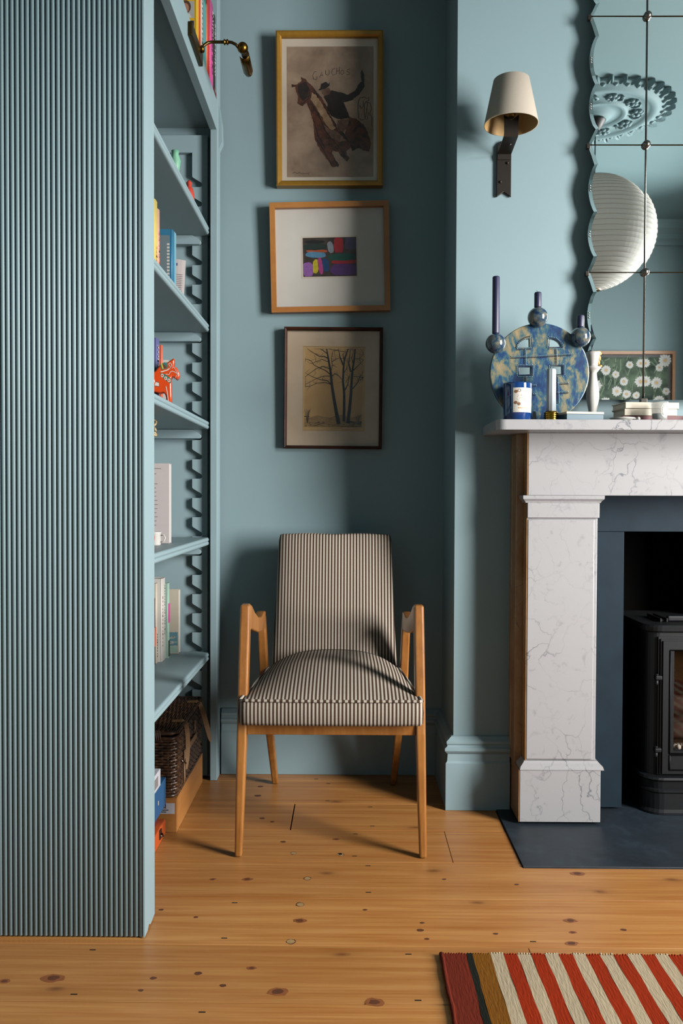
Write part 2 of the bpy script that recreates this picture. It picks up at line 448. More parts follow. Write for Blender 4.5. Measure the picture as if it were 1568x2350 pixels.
def textmesh(name, txt, size, mat, parent, loc, rot, spacing=1.0):
    cu = bpy.data.curves.new(name, 'FONT'); cu.body = txt; cu.size = size; cu.extrude = .0001; cu.space_character = spacing
    ob = bpy.data.objects.new(name, cu); COL.objects.link(ob)
    bpy.context.view_layer.update()
    me = bpy.data.meshes.new_from_object(ob.evaluated_get(bpy.context.evaluated_depsgraph_get()))
    COL.objects.unlink(ob); bpy.data.objects.remove(ob)
    me.materials.clear(); me.materials.append(MATS[mat])
    o = bpy.data.objects.new(name, me); COL.objects.link(o); o.parent = parent; o.location = loc; o.rotation_euler = rot
    return o
def px(x, y, Y):                     # a point of the place seen at pixel (x, y) that stands at depth Y
    d = FW + RT*((x-CX)/FPX) - UP*((y-CY)/FPX)
    return CAM + d*(Y/d.y)
def pxx(x, y, X):
    d = FW + RT*((x-CX)/FPX) - UP*((y-CY)/FPX)
    return CAM + d*(X/d.x)

# ================================================================== the room
BACK, BRE, LEFT, RIGHT, REAR, CEIL = 2.975, 2.645, -1.05, 2.45, -0.80, 2.95
BX0, BX1 = 0.338, 2.20             # chimney breast
OX0, OX1, OZ = 0.86, 1.68, 0.90    # fire opening in the breast
struct(MB().box(LEFT-.12, RIGHT+.15, BACK, BACK+.12, -.02, CEIL, 'wall_paint').build('wall_back'), 'blue painted back wall of the alcove')
struct(MB().box(BX0, OX0, BRE, BACK, 0, CEIL, 'wall_paint').build('wall_chimney_left'), 'blue painted chimney breast left of the fireplace')
struct(MB().box(OX1, BX1, BRE, BACK, 0, CEIL, 'wall_paint').build('wall_chimney_right'))
struct(MB().box(OX0, OX1, BRE, BACK, OZ, CEIL, 'wall_paint').build('wall_chimney_over'), 'blue painted chimney breast above the fire opening')
b = MB()
b.box(OX0, OX0+.004, BRE-.02, BACK, .012, OZ, 'soot').box(OX1-.004, OX1, BRE-.02, BACK, .012, OZ, 'soot').box(OX0, OX1, BRE, BACK, OZ-.004, OZ, 'soot').box(OX0, OX1, BACK-.004, BACK, .012, OZ, 'soot')
struct(b.build('trim_1'), 'sooty black lining of the fire opening')
struct(MB().box(LEFT-.12, LEFT, REAR-.12, BACK, -.02, CEIL, 'wall_paint').build('wall_left'))
struct(MB().box(LEFT-.12, RIGHT+.15, REAR-.12, REAR, -.02, CEIL, 'wall_paint').build('wall_rear'))
W_ = WIN
b = MB()
b.box(RIGHT, RIGHT+.10, REAR, W_['y0'], -.02, CEIL, 'wall_paint').box(RIGHT, RIGHT+.10, W_['y1'], BACK, -.02, CEIL, 'wall_paint')
b.box(RIGHT, RIGHT+.10, W_['y0'], W_['y1'], -.02, W_['z0'], 'wall_paint').box(RIGHT, RIGHT+.10, W_['y0'], W_['y1'], W_['z1'], CEIL, 'wall_paint')
struct(b.build('wall_right'))
b = MB(); yc = (W_['y0']+W_['y1'])/2; zc = (W_['z0']+W_['z1'])/2
for y0, y1, z0, z1 in ((W_['y0'], W_['y0']+.05, W_['z0'], W_['z1']), (W_['y1']-.05, W_['y1'], W_['z0'], W_['z1']), (W_['y0'], W_['y1'], W_['z0'], W_['z0']+.06),
                       (W_['y0'], W_['y1'], W_['z1']-.05, W_['z1']), (W_['y0'], W_['y1'], zc-.02, zc+.02)):
    b.box(RIGHT+.05, RIGHT+.09, y0, y1, z0, z1, 'wood_paint')
struct(b.build('window_1'), 'tall sash window that lights the room')
struct(MB().box(LEFT-.12, RIGHT+.15, REAR-.12, BACK+.12, CEIL, CEIL+.1, 'ceiling_paint').build('ceiling'))
# cornice along the rear wall (seen in the mirror)
prof = [(REAR, 2.80), (REAR+.02, 2.80), (REAR+.025, 2.825), (REAR+.05, 2.84), (REAR+.055, 2.87), (REAR+.10, 2.90), (REAR+.11, 2.93), (REAR+.13, 2.95), (REAR, 2.95)]
struct(MB().prism(prof, 0, LEFT, RIGHT, 'ceiling_paint').build('trim_2'), 'moulded cornice over the rear wall')

# skirting: profile (offset from wall, height) swept along a path of plan points with mitres
SK = [(0, 0), (.027, 0), (.027, .150), (.022, .156), (.020, .178), (.024, .182), (.030, .190), (.030, .198), (.022, .203), (.021, .206), (.024, .212), (.024, .219), (.014, .226), (.008, .231), (0, .233)]
def skirting(name, path, label):
    rings = []
    P = [Vector(p) for p in path]
    for i, p in enumerate(P):
        d0 = (P[i]-P[i-1]).normalized() if i else (P[1]-P[0]).normalized()
        d1 = (P[i+1]-P[i]).normalized() if i < len(P)-1 else d0
        n0 = Vector((d0.y, -d0.x)); n1 = Vector((d1.y, -d1.x)); mm = (n0+n1); mm = mm/(mm.dot(n0)) if mm.dot(n0) else n0
        rings.append([(p.x+mm.x*o_, p.y+mm.y*o_, z_+.001) for o_, z_ in SK])
    return struct(MB().loft(rings, 'wood_paint', smooth=False).build(name), label)
skirting('baseboard_back', [(-.455, BACK), (BX0, BACK), (BX0, BRE), (.515, BRE)], 'tall moulded blue skirting board round the alcove')

# ---- floor of wide pine planks
fl = struct(MB().box(LEFT-.1, RIGHT+.1, REAR-.1, BACK+.1, -.06, -.024, 'floor_gap').build('floor', origin=(0, 0, 0)), 'wide pine floorboards')
JY = [2.99, 2.883, 2.671, 2.458, 2.243, 2.037, 1.82, 1.611]
while JY[-1] > REAR: JY.append(JY[-1]-.213)
JX = {0: [-.9], 1: [.9], 2: [-.172], 3: [.288], 4: [-.8], 5: [1.6], 6: [.401], 7: [1.2], 8: [-.2], 9: [.8], 10: [-.4]}
HEX0, HEX1, HEY = .472, 2.0, 2.2135
gi = 0
for i in range(len(JY)-1):
    y1, y0 = JY[i]-.0013, JY[i+1]+.0013
    xs = [LEFT] + sorted(JX.get(i, [random.uniform(-.5, 2)])) + [RIGHT]
    for a, c in zip(xs[:-1], xs[1:]):
        segs = [(a, c, y0, y1)]
        if y1 > HEY:                      # planks stop at the hearth slab
            segs = []
            if a < HEX0:
                if y0 >= HEY: segs.append((a, min(c, HEX0), y0, y1))
                else: segs.append((a, c, y0, y1))
            if c > HEX1 and y0 >= HEY: segs.append((max(a, HEX1), c, y0, y1))
            if y0 < HEY and a >= HEX0: segs.append((a, c, y0, min(y1, HEY)))
        for (p, q, u, v) in segs:
            gap = .0018 if i == 2 else .0007
            bb = MB()
            if u < HEY < v and q > HEX0:   # notched plank round the hearth corner
                bb.prism([(p+gap, u), (q-gap, u), (q-gap, HEY), (HEX0, HEY), (HEX0, v), (p+gap, v)], 2, -.024, 0, 'pine_floor')
            else: bb.box(p+gap, q-gap, u, v, -.024, 0, 'pine_floor')
            bb.build('floor_plank', fl, bevel=.0006, seg=1)
# knots, filler plugs and cut nails let into the boards
def disc(name, x, y, Z, rx, ry, mat, parent, ang=0, n=14, h=.0007):
    c = px_floor(x, y); vs = []
    for k in range(n):
        a = 2*PI*k/n; r = 1+random.uniform(-.14, .14)
        u, v = rx*r*math.cos(a), ry*r*math.sin(a)
        vs.append((c.x+u*math.cos(ang)-v*math.sin(ang), c.y+u*math.sin(ang)+v*math.cos(ang)))
    return MB().prism(vs, 2, Z-.002, Z+h, mat).build(name, parent)
def px_floor(x, y):
    d = FW + RT*((x-CX)/FPX) - UP*((y-CY)/FPX); return CAM + d*(-1.0/d.z)
for (x, y, r) in ((568, 2018, .011), (688, 2113, .012), (638, 2276, .017), (122, 2245, .018), (860, 2300, .016), (1325, 2005, .014), (1312, 2165, .011), (1310, 2113, .012), (578, 2222, .008), (10, 2252, .009), (772, 1926, .008), (489, 2018, .007), (1315, 2140, .007)):
    disc('knot', x, y, 0, r*1.35, r*.85, 'knot_red', fl, h=.0003); disc('knot_heart', x, y, 0, r*.7, r*.5, 'knot_dark', fl, h=.0005)
for (x, y, r) in ((706, 2016, .009), (689, 2076, .0095), (668, 2161, .0095), (674, 1958, .008), (782, 1961, .009), (781, 1960, .006)):
    disc('filler_ring', x, y, 0, r*1.12, r*1.12, 'knot_dark', fl, h=.0003); disc('filler_plug', x, y, 0, r*.95, r*.9, 'knot_filler', fl, h=.0005)
for (x, y) in ((726, 1788), (754, 1798), (850, 1852), (855, 1896), (816, 1914), (814, 1965), (845, 1987), (846, 2048), (539, 2072), (515, 2153), (938, 2190), (960, 2296), (464, 2323), (213, 2180), (170, 2282), (1224, 2161), (1442, 2194), (752, 1838)):
    p = px_floor(x, y); MB().box(p.x-.0065, p.x+.0065, p.y-.0016, p.y+.0016, -.002, .0005, 'iron_nail').build('nail', fl)
for (x, y, r) in ((1020, 2018, .004), (1186, 2030, .004), (965, 2135, .006), (969, 2118, .004), (838, 2088, .004), (450, 2105, .004), (370, 2088, .004), (1138, 2143, .004), (980, 2155, .004), (1432, 2134, .005), (512, 2262, .005), (455, 2234, .006), (323, 2273, .004), (352, 2245, .005), (602, 1878, .006), (625, 1886, .005), (598, 1805, .007), (592, 1826, .008), (650, 1932, .006)):
    disc('pin_knot', x, y, 0, r*1.4, r, 'knot_dark', fl, h=.0004)

# ================================================================== built-in bookcase
FX = -.457                                  # plane of the bookcase front
bc = thing('bookcase', 'tall blue painted built-in bookcase with reeded end panel and open shelves', 'bookcase', (-.75, 2.4, 0))
ep = MB().box(LEFT, FX-.0037, 1.8502, 1.872, .003, CEIL, 'wood_paint').build('end_panel', bc)
PITCH = .01138
k = 0; x = FX-.0035-PITCH/2
reed_me = None
while x > LEFT+PITCH/2:
    if reed_me is None:
        ring0 = [(PITCH*.47*math.cos(a), -.0062*math.sin(a)) for a in [PI*i/8 for i in range(9)]]
        o = MB().prism([(x+u, 1.8505+v) for u, v in ring0], 2, .004, CEIL-.001, 'wood_paint', smooth=True).build('reed', ep)
        reed_me = o.data; x_first = x
    else:
        o = bpy.data.objects.new('reed', reed_me); COL.objects.link(o); o.parent = ep; o.location = (x-x_first, 0, 0)
    x -= PITCH; k += 1
# near stile: its foot is scribed to the floor
MB().prism([(1.843, .003), (1.872, .0035), (1.885, .012), (1.9, .004), (1.94, .008), (1.94, CEIL), (1.843, CEIL)], 0, FX-.0035, FX, 'wood_paint').build('stile_edge', bc)
MB().box(FX-.025, FX-.0036, 1.872, 1.938, .008, CEIL, 'wood_paint').build('stile', bc, bevel=.001)
MB().box(-.483, FX-.002, 2.878, 2.944, .001, CEIL, 'wood_paint').build('stile', bc, bevel=.0015)
MB().box(-.80, -.488, 2.925, 2.972, .001, CEIL, 'wood_paint').build('side_panel', bc)
MB().box(-.82, -.80, 1.873, 2.972, .001, CEIL, 'wood_paint').build('back_panel', bc)
# notched support strips on the far side: front one cut from the left, rear one from the right
NX0, NX1, NT_ = -.551, -.497, -.516
ZN = 1.8045                                 # one notch floor, the rest follow every 68 mm
def notch(z):                               # boundary going up across one notch (x, z), mouth at NX0
    r = []
    r += [(NX0, z), (NT_-.006, z)]
    for a in (-90, -60, -30, 0, 30, 60): r.append((NT_-.008+.008*math.cos(math.radians(a)), z+.0085+.0085*math.sin(math.radians(a))))
    r += [(NX0+.004, z+.032), (NX0, z+.036)]
    return r
zs = [ZN+.0678*i for i in range(-26, 6)]
zs = [z for z in zs if z > .06 and z < 2.14]
left = [(NX0, .01)]
for z in zs: left += notch(z)
left += [(NX0, 2.195), (-.80, 2.195), (-.80, 2.255), (NX1, 2.255), (NX1, .01)]
MB().prism(left, 1, 2.906, 2.9245, 'wood_paint').build('notched_support', bc)
rear = [(-.80, .01)] + [(-.80, 2.19), (-.75, 2.19)]
for z in reversed(zs): rear += [(-1.301-(x_), z_) for x_, z_ in reversed(notch(z))]
rear += [(-.75, .01)]
MB().prism(rear, 1, 2.906, 2.9245, 'wood_paint').build('notched_support', bc)
# shelves with a double-bead nosing, each on a cleat that sits in the notches
SHZ = {'A': 1.932, 'B': 1.596, 'C': 1.258, 'D': .853, 'E': .449}
for nm, zt in SHZ.items():
    t_ = .0275; zb = zt-t_; xf = -.4885; r = .0075
    pr = [(-.80, zb), (xf-r, zb)]
    pr += [(xf-r+r*math.cos(a), zb+r+r*math.sin(a)) for a in [-PI/2+PI*i/8 for i in range(1, 9)]]
    pr += [(xf-r*1.2, zb+2*r+.0005), (xf-r*1.2, zt-2*r-.0005)]
    pr += [(xf-r+r*math.cos(a), zt-r+r*math.sin(a)) for a in [-PI/2+PI*i/8 for i in range(0, 8)]]
    pr += [(xf-r, zt), (-.80, zt)]
    MB().prism(pr, 1, 1.8735, 2.9045, 'wood_paint').build('shelf', bc)
    zc_ = zb-.001
    MB().prism([(-.79, zc_-.031), (NT_-.009, zc_-.031), (NT_-.004, zc_-.029), (NT_-.0015, zc_-.024), (NT_-.003, zc_-.018), (NX0+.004, zc_), (-.79, zc_)], 1, 2.888, 2.9215, 'wood_paint').build('cleat', bc, bevel=.0008)
# deep upper shelf with a fascia
MB().box(-.80, -.486, 1.8735, 2.944, 2.288, 2.361, 'wood_paint').build('upper_shelf', bc)
MB().box(-.4855, -.4605, 1.94, 2.877, 2.262, 2.363, 'wood_paint').build('fascia', bc, bevel=.0015)
MB().prism([(-.4588, 2.36), (-.449, 2.30), (-.447, 2.235), (-.4588, 2.21)], 1, 2.91, 2.945, 'wood_paint').build('scribe_block', bc)

# brass picture light on the fascia
pl = thing('picture_light', 'aged brass picture light with swan arm fixed to the bookcase fascia', 'light', (-.452, 2.45, 2.30))
MB().box(-.4602, -.4475, 2.36, 2.535, 2.300, 2.340, 'aged_brass').build('wall_plate', pl, bevel=.003)
b = MB(); b.lathe([(.011, 0), (.011, .006), (.0075, .010)], (-.4475, 2.50, 2.355-.02), 'brass', 14, 'x')
arm = [(-.445, 2.50, 2.335), (-.42, 2.50, 2.342), (-.40, 2.505, 2.358), (-.385, 2.51, 2.366)]
arm = [(-.4475, 2.505, 2.336), (-.44, 2.507, 2.350), (-.43, 2.51, 2.359)] + [(-.42+.01*i, 2.515, 2.364) for i in range(0, 6)]
b.tube(arm, .0045, 'aged_brass', 10); b.build('arm', pl)
MB().lathe([(.006, 0), (.0085, .001), (.0085, .004), (.006, .005), (.006, .009), (.0085, .010), (.0085, .013), (.006, .014)], (-.382, 2.515, 2.364), 'brass', 16, 'x').build('collar', pl)
MB().tube([(-.37, 2.515, 2.364), (-.358, 2.515, 2.363), (-.346, 2.517, 2.358), (-.337, 2.52, 2.349)], .0045, 'aged_brass', 10).build('elbow', pl)
b = MB(); b.ball((-.326, 2.525, 2.352), .0165, 'brass', 20)
b.build('end_ball', pl)
n = 14; rings = []
for yy, rr in ((2.556, .0156), (2.60, .0158), (2.655, .0158), (2.672, .012), (2.68, .004)):
    out = [(-.326+rr*math.cos(a), yy, 2.350+rr*math.sin(a)) for a in [math.radians(-150+255*i/n) for i in range(n+1)]]
    inn = [(-.326+(rr-.0015)*math.cos(a), yy, 2.350+(rr-.0015)*math.sin(a)) for a in [math.radians(-150+255*i/n) for i in range(n, -1, -1)]]
    rings.append(out+inn)
MB().loft(rings, 'brass').build('trough_shade', pl)
MB().lathe([(.0085, 0), (.0085, .03), (.006, .034)], (-.326, 2.536, 2.349), 'steel', 14, 'y').build('bulb', pl)

# ------------------------------------------------------------------ books
def book(x_spine, y0, y1, z0, h, depth, cover, label, pages='c_paper', group=None, round_spine=True, lean=0, cat='book', name='book'):
    """Upright book, spine towards +X; covers, page block."""
    t = thing(name, label, cat, ((x_spine-depth/2), (y0+y1)/2, z0), (lean, 0, 0), group)
    th = y1-y0; cv = min(.0025, th*.2); d = depth
    b = MB()
    b.box(-d/2, d/2-.001, -th/2, -th/2+cv, 0, h, cover); b.box(-d/2, d/2-.001, th/2-cv, th/2, 0, h, cover); b.build('cover', t, local=True)
    if round_spine:
        s = [(d/2-.002, -th/2)] + [(d/2-.001+.004*math.sin(PI*i/8), -th/2*math.cos(PI*i/8)) for i in range(9)] + [(d/2-.002, th/2)]
    else: s = [(d/2-.002, -th/2), (d/2+.0015, -th/2), (d/2+.0015, th/2), (d/2-.002, th/2)]
    MB().prism(s, 2, 0, h, cover, smooth=round_spine).build('spine', t, local=True)
    MB().box(-d/2+.003, d/2-.003, -th/2+cv, th/2-cv, .003, h-.003, pages).build('page_block', t, local=True)
    return t
def marks(parent, x, yc, z0, z1, wid, mat, n=9, wave=.3):
    b = MB(); st = (z1-z0)/n
    for i in range(n):
        z = z0+st*i; ww = wid*(.6+.4*random.random())
        if random.random() < .08: continue
        b.box(x-.0002, x+.0003, yc-ww/2, yc+ww/2, z, z+st*.32, mat)
        if random.random() < .7: b.box(x-.0002, x+.0003, yc-ww/2 if random.random() < .5 else yc+ww/2-ww*.25, yc-ww/2+ww*.25 if False else yc+ww/2, z, z+st*.7, mat) if random.random() < .4 else b.box(x-.0002, x+.0003, yc-ww/2, yc-ww/2+ww*.22, z, z+st*.7, mat)
    return b.build('lettering', parent, local=True)
UZ = 2.364; SX = -.468
# magazine with a grid of portraits on its cover
bk = book(SX+.002, 2.512, 2.556, UZ, .34, .20, 'c_yellow', 'yellow bordered picture book with small portraits on its cover, on top shelf', round_spine=False)
yf = -.022-.0004
b = MB()
def cell(u0, u1, v0, v1, bg, face, hair, extra):
    b.box(u0, u1, yf, yf+.0003, v0, v1, bg)
    cx, cz = (u0+u1)/2, (v0+v1)/2; pl_ = lambda u, v, o=0: (u, yf-.0002-o, v)
    b.poly([pl_(cx+.016*math.cos(a), cz+.008+.02*math.sin(a)) for a in [2*PI*i/14 for i in range(14)]], hair)
    b.poly([pl_(cx+.010*math.cos(a), cz+.004+.015*math.sin(a), .0002) for a in [2*PI*i/14 for i in range(14)]], face)
    b.poly([pl_(cx-.018, v0+.001, .0001), pl_(cx+.018, v0+.001, .0001), pl_(cx+.012, cz-.012, .0001), pl_(cx-.012, cz-.012, .0001)], extra)
cell(.045, .095, .012, .062, 'c_navy', 'c_skin', 'c_black', 'c_peach'); cell(.045, .095, .070, .120, 'c_photo', 'c_skin', 'c_hair', 'c_white')
cell(.045, .095, .128, .178, 'c_darkgreen', 'c_skin', 'c_hair', 'c_maroon'); cell(-.01, .04, .012, .062, 'c_photo', 'c_skin', 'c_black', 'c_navy'); cell(-.01, .04, .070, .120, 'c_teal', 'c_skin', 'c_hair', 'c_red')
b.build('cover_portraits', bk, local=True)
bk = book(SX, 2.557, 2.589, UZ, .33, .2, 'c_red', 'slim red book beside the yellow portrait book, top shelf'); 
MB().box(.1008, .1045, .004, .0155, .0, .33, 'c_orange').build('spine_band', bk, local=True)
bk = book(SX, 2.590, 2.645, UZ, .33, .2, 'c_white', 'tall white book with small grey spine lettering on top shelf'); marks(bk, .1032, .004, .05, .3, .012, 'c_black', 16)
bk = book(SX, 2.646, 2.70, UZ, .232, .2, 'c_teal', 'teal clothbound book with dark green head on top shelf', round_spine=False)
MB().box(-.1, .1017, -.0268, .0268, .212, .2345, 'c_green').build('head_band', bk, local=True)
bk = book(SX, 2.702, 2.722, UZ, .225, .19, 'c_orange', 'thin orange book wedged between teal and red books, top shelf')
bk = book(SX, 2.723, 2.765, UZ, .275, .2, 'c_red', 'bright red book with tiny white spine dots beside pink book'); marks(bk, .1032, .010, .05, .15, .004, 'c_white', 12)
bk = book(SX+.002, 2.767, 2.828, UZ, .278, .2, 'c_pink', 'hot pink quilting book on the top shelf')
textmesh('spine_title', 'QUILTING', .034, 'c_black', bk, (.1045, .012, .045), (PI/2, -PI/2, PI/2), .9)
marks(bk, .1043, .006, .165, .262, .026, 'c_white', 8)
bk = book(SX+.002, 2.830, 2.874, UZ, .270, .2, 'c_black', 'black book with white spine lettering at far end of top shelf'); marks(bk, .1032, .004, .06, .25, .022, 'c_white', 15)
MB().box(.06, .1042, -.0222, .0222, .0, .018, 'c_maroon').build('tail_band', bk, local=True)

# shelf A: two small things
g = MB(); g.lathe([(.014, 0), (.016, .005), (.009, .018), (.013, .045), (.017, .070), (.010, .090), (.012, .100)], (-.525, 2.50, SHZ['A']+.0005), 'c_jade', 16)
tag(g.build('glass_vase'), 'small jade green vase peeping over the highest adjustable shelf', 'vase')
g = MB(); g.lathe([(.012, 0), (.017, .012), (.018, .035), (.013, .062), (.007, .068), (.010, .080), (.003, .088)], (-.522, 2.70, SHZ['A']+.0005), 'c_tomato', 16)
tag(g.build('lidded_pot'), 'tiny tomato red lidded pot at far end of the highest adjustable shelf', 'pot')
# shelf B
zB = SHZ['B']+.0005
bk = book(-.532, 2.215, 2.250, zB, .215, .2, 'c_black', 'black paperback with white spine letters on second adjustable shelf'); marks(bk, .1032, 0, .03, .16, .018, 'c_white', 10)
bk = book(-.532, 2.252, 2.294, zB, .208, .2, 'c_lemon', 'lemon yellow paperback on second adjustable shelf'); marks(bk, .1032, .004, .02, .09, .012, 'c_orange', 6)
bk = book(-.532, 2.296, 2.320, zB, .195, .2, 'c_peach', 'thin peach paperback beside the lemon yellow one'); marks(bk, .1032, 0, .03, .14, .008, 'c_coral', 7)
bk = book(-.521, 2.43, 2.474, zB, .181, .16, 'c_blue', 'blue hardback with grey cover and white spine title')
MB().box(-.078, .074, -.0226, -.0221, .0, .163, 'c_grey').build('cover_panel', bk, local=True)
MB().box(.0815, .0843, -.0015, .0205, .0, .180, 'c_lightblue').build('spine_band', bk, local=True)
b = MB(); z = .03
for i in range(13): b.box(.066, .074, -.0230, -.0224, .02+.0095*i, .0255+.0095*i, 'c_white')
b.build('lettering', bk, local=True)
bk = thing('booklet', 'dog-eared pale pink printed booklet leaning at end of second adjustable shelf', 'booklet', (-.545, 2.56, zB+.0035), (0, math.radians(3), 0))
rings = []
for i in range(9):
    u = i/8; rings.append([(-.05+.085*u, -.004-.010*math.sin(u*2.4), .0), (-.05+.085*u, -.001-.010*math.sin(u*2.4), .0), (-.05+.085*u, -.001-.010*math.sin(u*2.4), .128-.006*u), (-.05+.085*u, -.004-.010*math.sin(u*2.4), .128-.006*u)])
MB().loft(rings, 'c_paper', smooth=False).build('page_block', bk, local=True)
b = MB()
for i in range(13):
    z = .012+.0055*i; b.add([(-.012, -.0135, z), (.03, -.0151, z-.002), (.03, -.0151, z-.0006), (-.012, -.0135, z+.0014)], [(0, 1, 2, 3)], 'c_greytext')
b.add([(-.008, -.0140, .105), (.012, -.0150, .104), (.012, -.0150, .112), (-.008, -.0140, .113)], [(0, 1, 2, 3)], 'c_violet'); b.add([(-.008, -.0140, .09), (.006, -.0148, .0895), (.006, -.0148, .095), (-.008, -.0140, .0955)], [(0, 1, 2, 3)], 'c_greytext')
b.build('print', bk, local=True)
# shelf C
zC = SHZ['C']+.0005
bk = book(-.545, 2.335, 2.375, zC, .185, .18, 'c_violet', 'violet paperback with dark lettering behind the painted horses'); marks(bk, .0932, -.006, .02, .17, .014, 'c_white', 12)
bk = book(-.540, 2.377, 2.392, zC, .172, .18, 'c_coral', 'thin coral red paperback behind the painted horses')
MB().box(-.62, -.531, 2.43, 2.433, zC, zC+.145, 'c_white')
tag(MB().prism([(-.66, zC), (-.528, zC), (-.528, zC+.132), (-.531, zC+.138), (-.66, zC+.14)], 1, 2.43, 2.433, 'c_white').build('greeting_card'), 'white card standing behind the painted horses', 'card')
U = 8.05e-5
def horse_profile(sc=1.0):
    O = [(600, 2170), (790, 2170), (785, 1850), (780, 1560), (770, 1400), (775, 1330), (815, 1262), (900, 1330), (960, 1362), (1030, 1315), (1070, 1215), (1040, 1090), (965, 960), (872, 920), (885, 760), (880, 650), (845, 645), (750, 710), (650, 785), (545, 790), (430, 840), (330, 960), (240, 1080), (140, 1150), (-20, 1165), (-250, 1150), (-380, 1190), (-440, 1300), (-450, 1500), (-430, 1800), (-440, 2170), (-250, 2170), (-230, 1960), (-180, 1860), (-60, 1815), (200, 1815), (400, 1850), (520, 1830), (570, 1900), (600, 2000)]
    return [((x-735)*U*sc, (2170-y)*U*sc) for x, y in O]
def horse(label, loc, sc, th):
    t = thing('painted_horse', label, 'figurine', loc, (0, 0, math.radians(8)), 'painted wooden horses')
    o = holed('body', horse_profile(sc), [], th, 'horse_orange', .0045*sc); o.parent = t
    yf = -th/2-.0005
    P = lambda x, y, o_=0: ((x-735)*U*sc, yf-o_, (2170-y)*U*sc)
    b = MB()
    def st(pts, w_, m_): b.strip(pts, w_, m_, lambda x, y: P(x, y, .0002))
    def bl(pts, m_, o_=0): b.poly([P(x, y, o_) for x, y in pts], m_)
    bl([(400, 860), (540, 795), (640, 800), (660, 940), (640, 1010), (520, 1030), (450, 1060), (430, 980)], 'c_green')
    bl([(430, 850), (470, 830), (520, 1010), (480, 1025)], 'c_yellow', .0003); bl([(490, 850), (550, 880), (620, 960), (610, 1000), (540, 1000)], 'c_maroon', .0003); bl([(570, 815), (600, 810), (620, 870), (590, 870)], 'c_blue', .0003)
    st([(420, 1115), (470, 1120), (560, 1080), (640, 1060), (720, 1000)], 34, 'c_white'); st([(680, 860), (740, 800), (790, 860), (800, 940)], 22, 'c_white'); st([(700, 880), (750, 930), (740, 990)], 18, 'c_white')
    st([(590, 1200), (700, 1210), (740, 1130), (800, 1085), (900, 1120), (1060, 1215)], 20, 'c_white'); st([(790, 990), (870, 960), (960, 1110), (985, 1200), (920, 1310)], 14, 'c_white')
    bl([(420, 1170), (520, 1180), (640, 1250), (770, 1350), (760, 1400), (760, 1520), (640, 1440), (540, 1380), (430, 1240)], 'c_green'); 
    for cx, cy in ((475, 1250), (590, 1340), (700, 1410)):
        bl([(cx+52*math.cos(a), cy+62*math.sin(a)) for a in [2*PI*i/12 for i in range(12)]], 'c_white', .0003); bl([(cx+26*math.cos(a), cy+34*math.sin(a)) for a in [2*PI*i/12 for i in range(12)]], 'c_tomato', .0006)
    bl([(60, 1420), (370, 1480), (380, 1640), (60, 1590)], 'c_darkgreen'); bl([(70, 1440), (360, 1500), (365, 1620), (70, 1575)], 'c_white', .0003)
    st([(130, 1550), (180, 1500), (230, 1570), (290, 1520), (345, 1590)], 30, 'c_blue'); st([(600, 1620), (640, 1800), (680, 2130)], 26, 'c_white')
    bl([(-20, 1180), (120, 1180), (160, 1300), (20, 1340)], 'c_green'); bl([(20, 1200), (80, 1200), (110, 1300), (50, 1310)], 'c_blue', .0003)
    b.build('painted_decoration', t, local=True)
    return t
horse('larger orange painted wooden horse with floral bridle on the third shelf', (-.502, 2.325, zC), 1.0, .036)
horse('smaller orange painted wooden horse half hidden by the bookcase end panel', (-.548, 2.265, zC), .66, .026)
# shelf D
zD = SHZ['D']+.0005
t = thing('hardback', 'large white book standing face out beside red fruit on fourth shelf', 'book', (-.60, 2.50, zD), (0, 0, 0))
MB().box(-.08, .057, 0, .003, 0, .243, 'c_paper').box(-.08, .057, .024, .027, 0, .243, 'c_paper').build('cover', t, local=True, bevel=.001)
MB().box(-.078, .055, .003, .024, .003, .24, 'c_white').build('page_block', t, local=True)
b = MB()
for i, (u0, u1) in enumerate([(.004, .030)] + [(-.03, .020)]*12):
    z = .226-.016*i if i < 2 else .205-.0125*i
    b.box(u0 if i else .0, u1+random.uniform(-.004, .002), -.0004, 0, z, z+.002, 'c_greytext')
b.box(.006, .024, -.0004, 0, .018, .034, 'c_greytext'); b.build('print', t, local=True)
t = thing('bead_garland', 'string of pale wooden beads hanging from a rope loop under third shelf', 'garland', (-.575, 2.42, 1.04))
b = MB(); Zt = SHZ['C']-.031
for i in range(3): b.tube([(-.577+.012*math.cos(a+i), 2.42+.006*math.sin(a*2), Zt-.016-.013*i+.010*math.sin(a)) for a in [2*PI*j/14 for j in range(15)]], .0035, 'c_rope', 6)
b.tube([(-.580, 2.42, Zt-.05), (-.585, 2.42, Zt-.07)], .0018, 'c_rope', 6); b.build('rope_knot', t)
bead = None
for i in range(13):
    o = MB().ball((-.583+.001*math.sin(i), 2.42, Zt-.077-.0135*i), .0072-.0001*i, 'c_bead', 12).build('bead', t)
g = MB(); c = (-.575, 2.33, zD)
g.lathe([(.004, .001), (.018, .003), (.026, .016), (.0275, .028), (.024, .042), (.014, .051), (.006, .048)], c, 'horse_orange', 20)
t = thing('ceramic_fruit', 'glossy red ceramic fruit in front of white book', 'ornament', c)
g.build('fruit_body', t); MB().tube([(c[0], c[1], zD+.047), (c[0]+.003, c[1], zD+.056), (c[0]+.008, c[1], zD+.060)], .002, 'c_hair', 6).build('stalk', t)
t = thing('white_mug', 'small white mug standing behind the red ceramic fruit', 'mug', (-.565, 2.40, zD))
MB().lathe([(.016, 0), (.018, .004), (.0185, .036), (.021, .040), (.019, .040), (.0165, .036), (.015, .006), (.001, .005)], (-.565, 2.40, zD), 'c_ceramic', 20).build('cup', t)
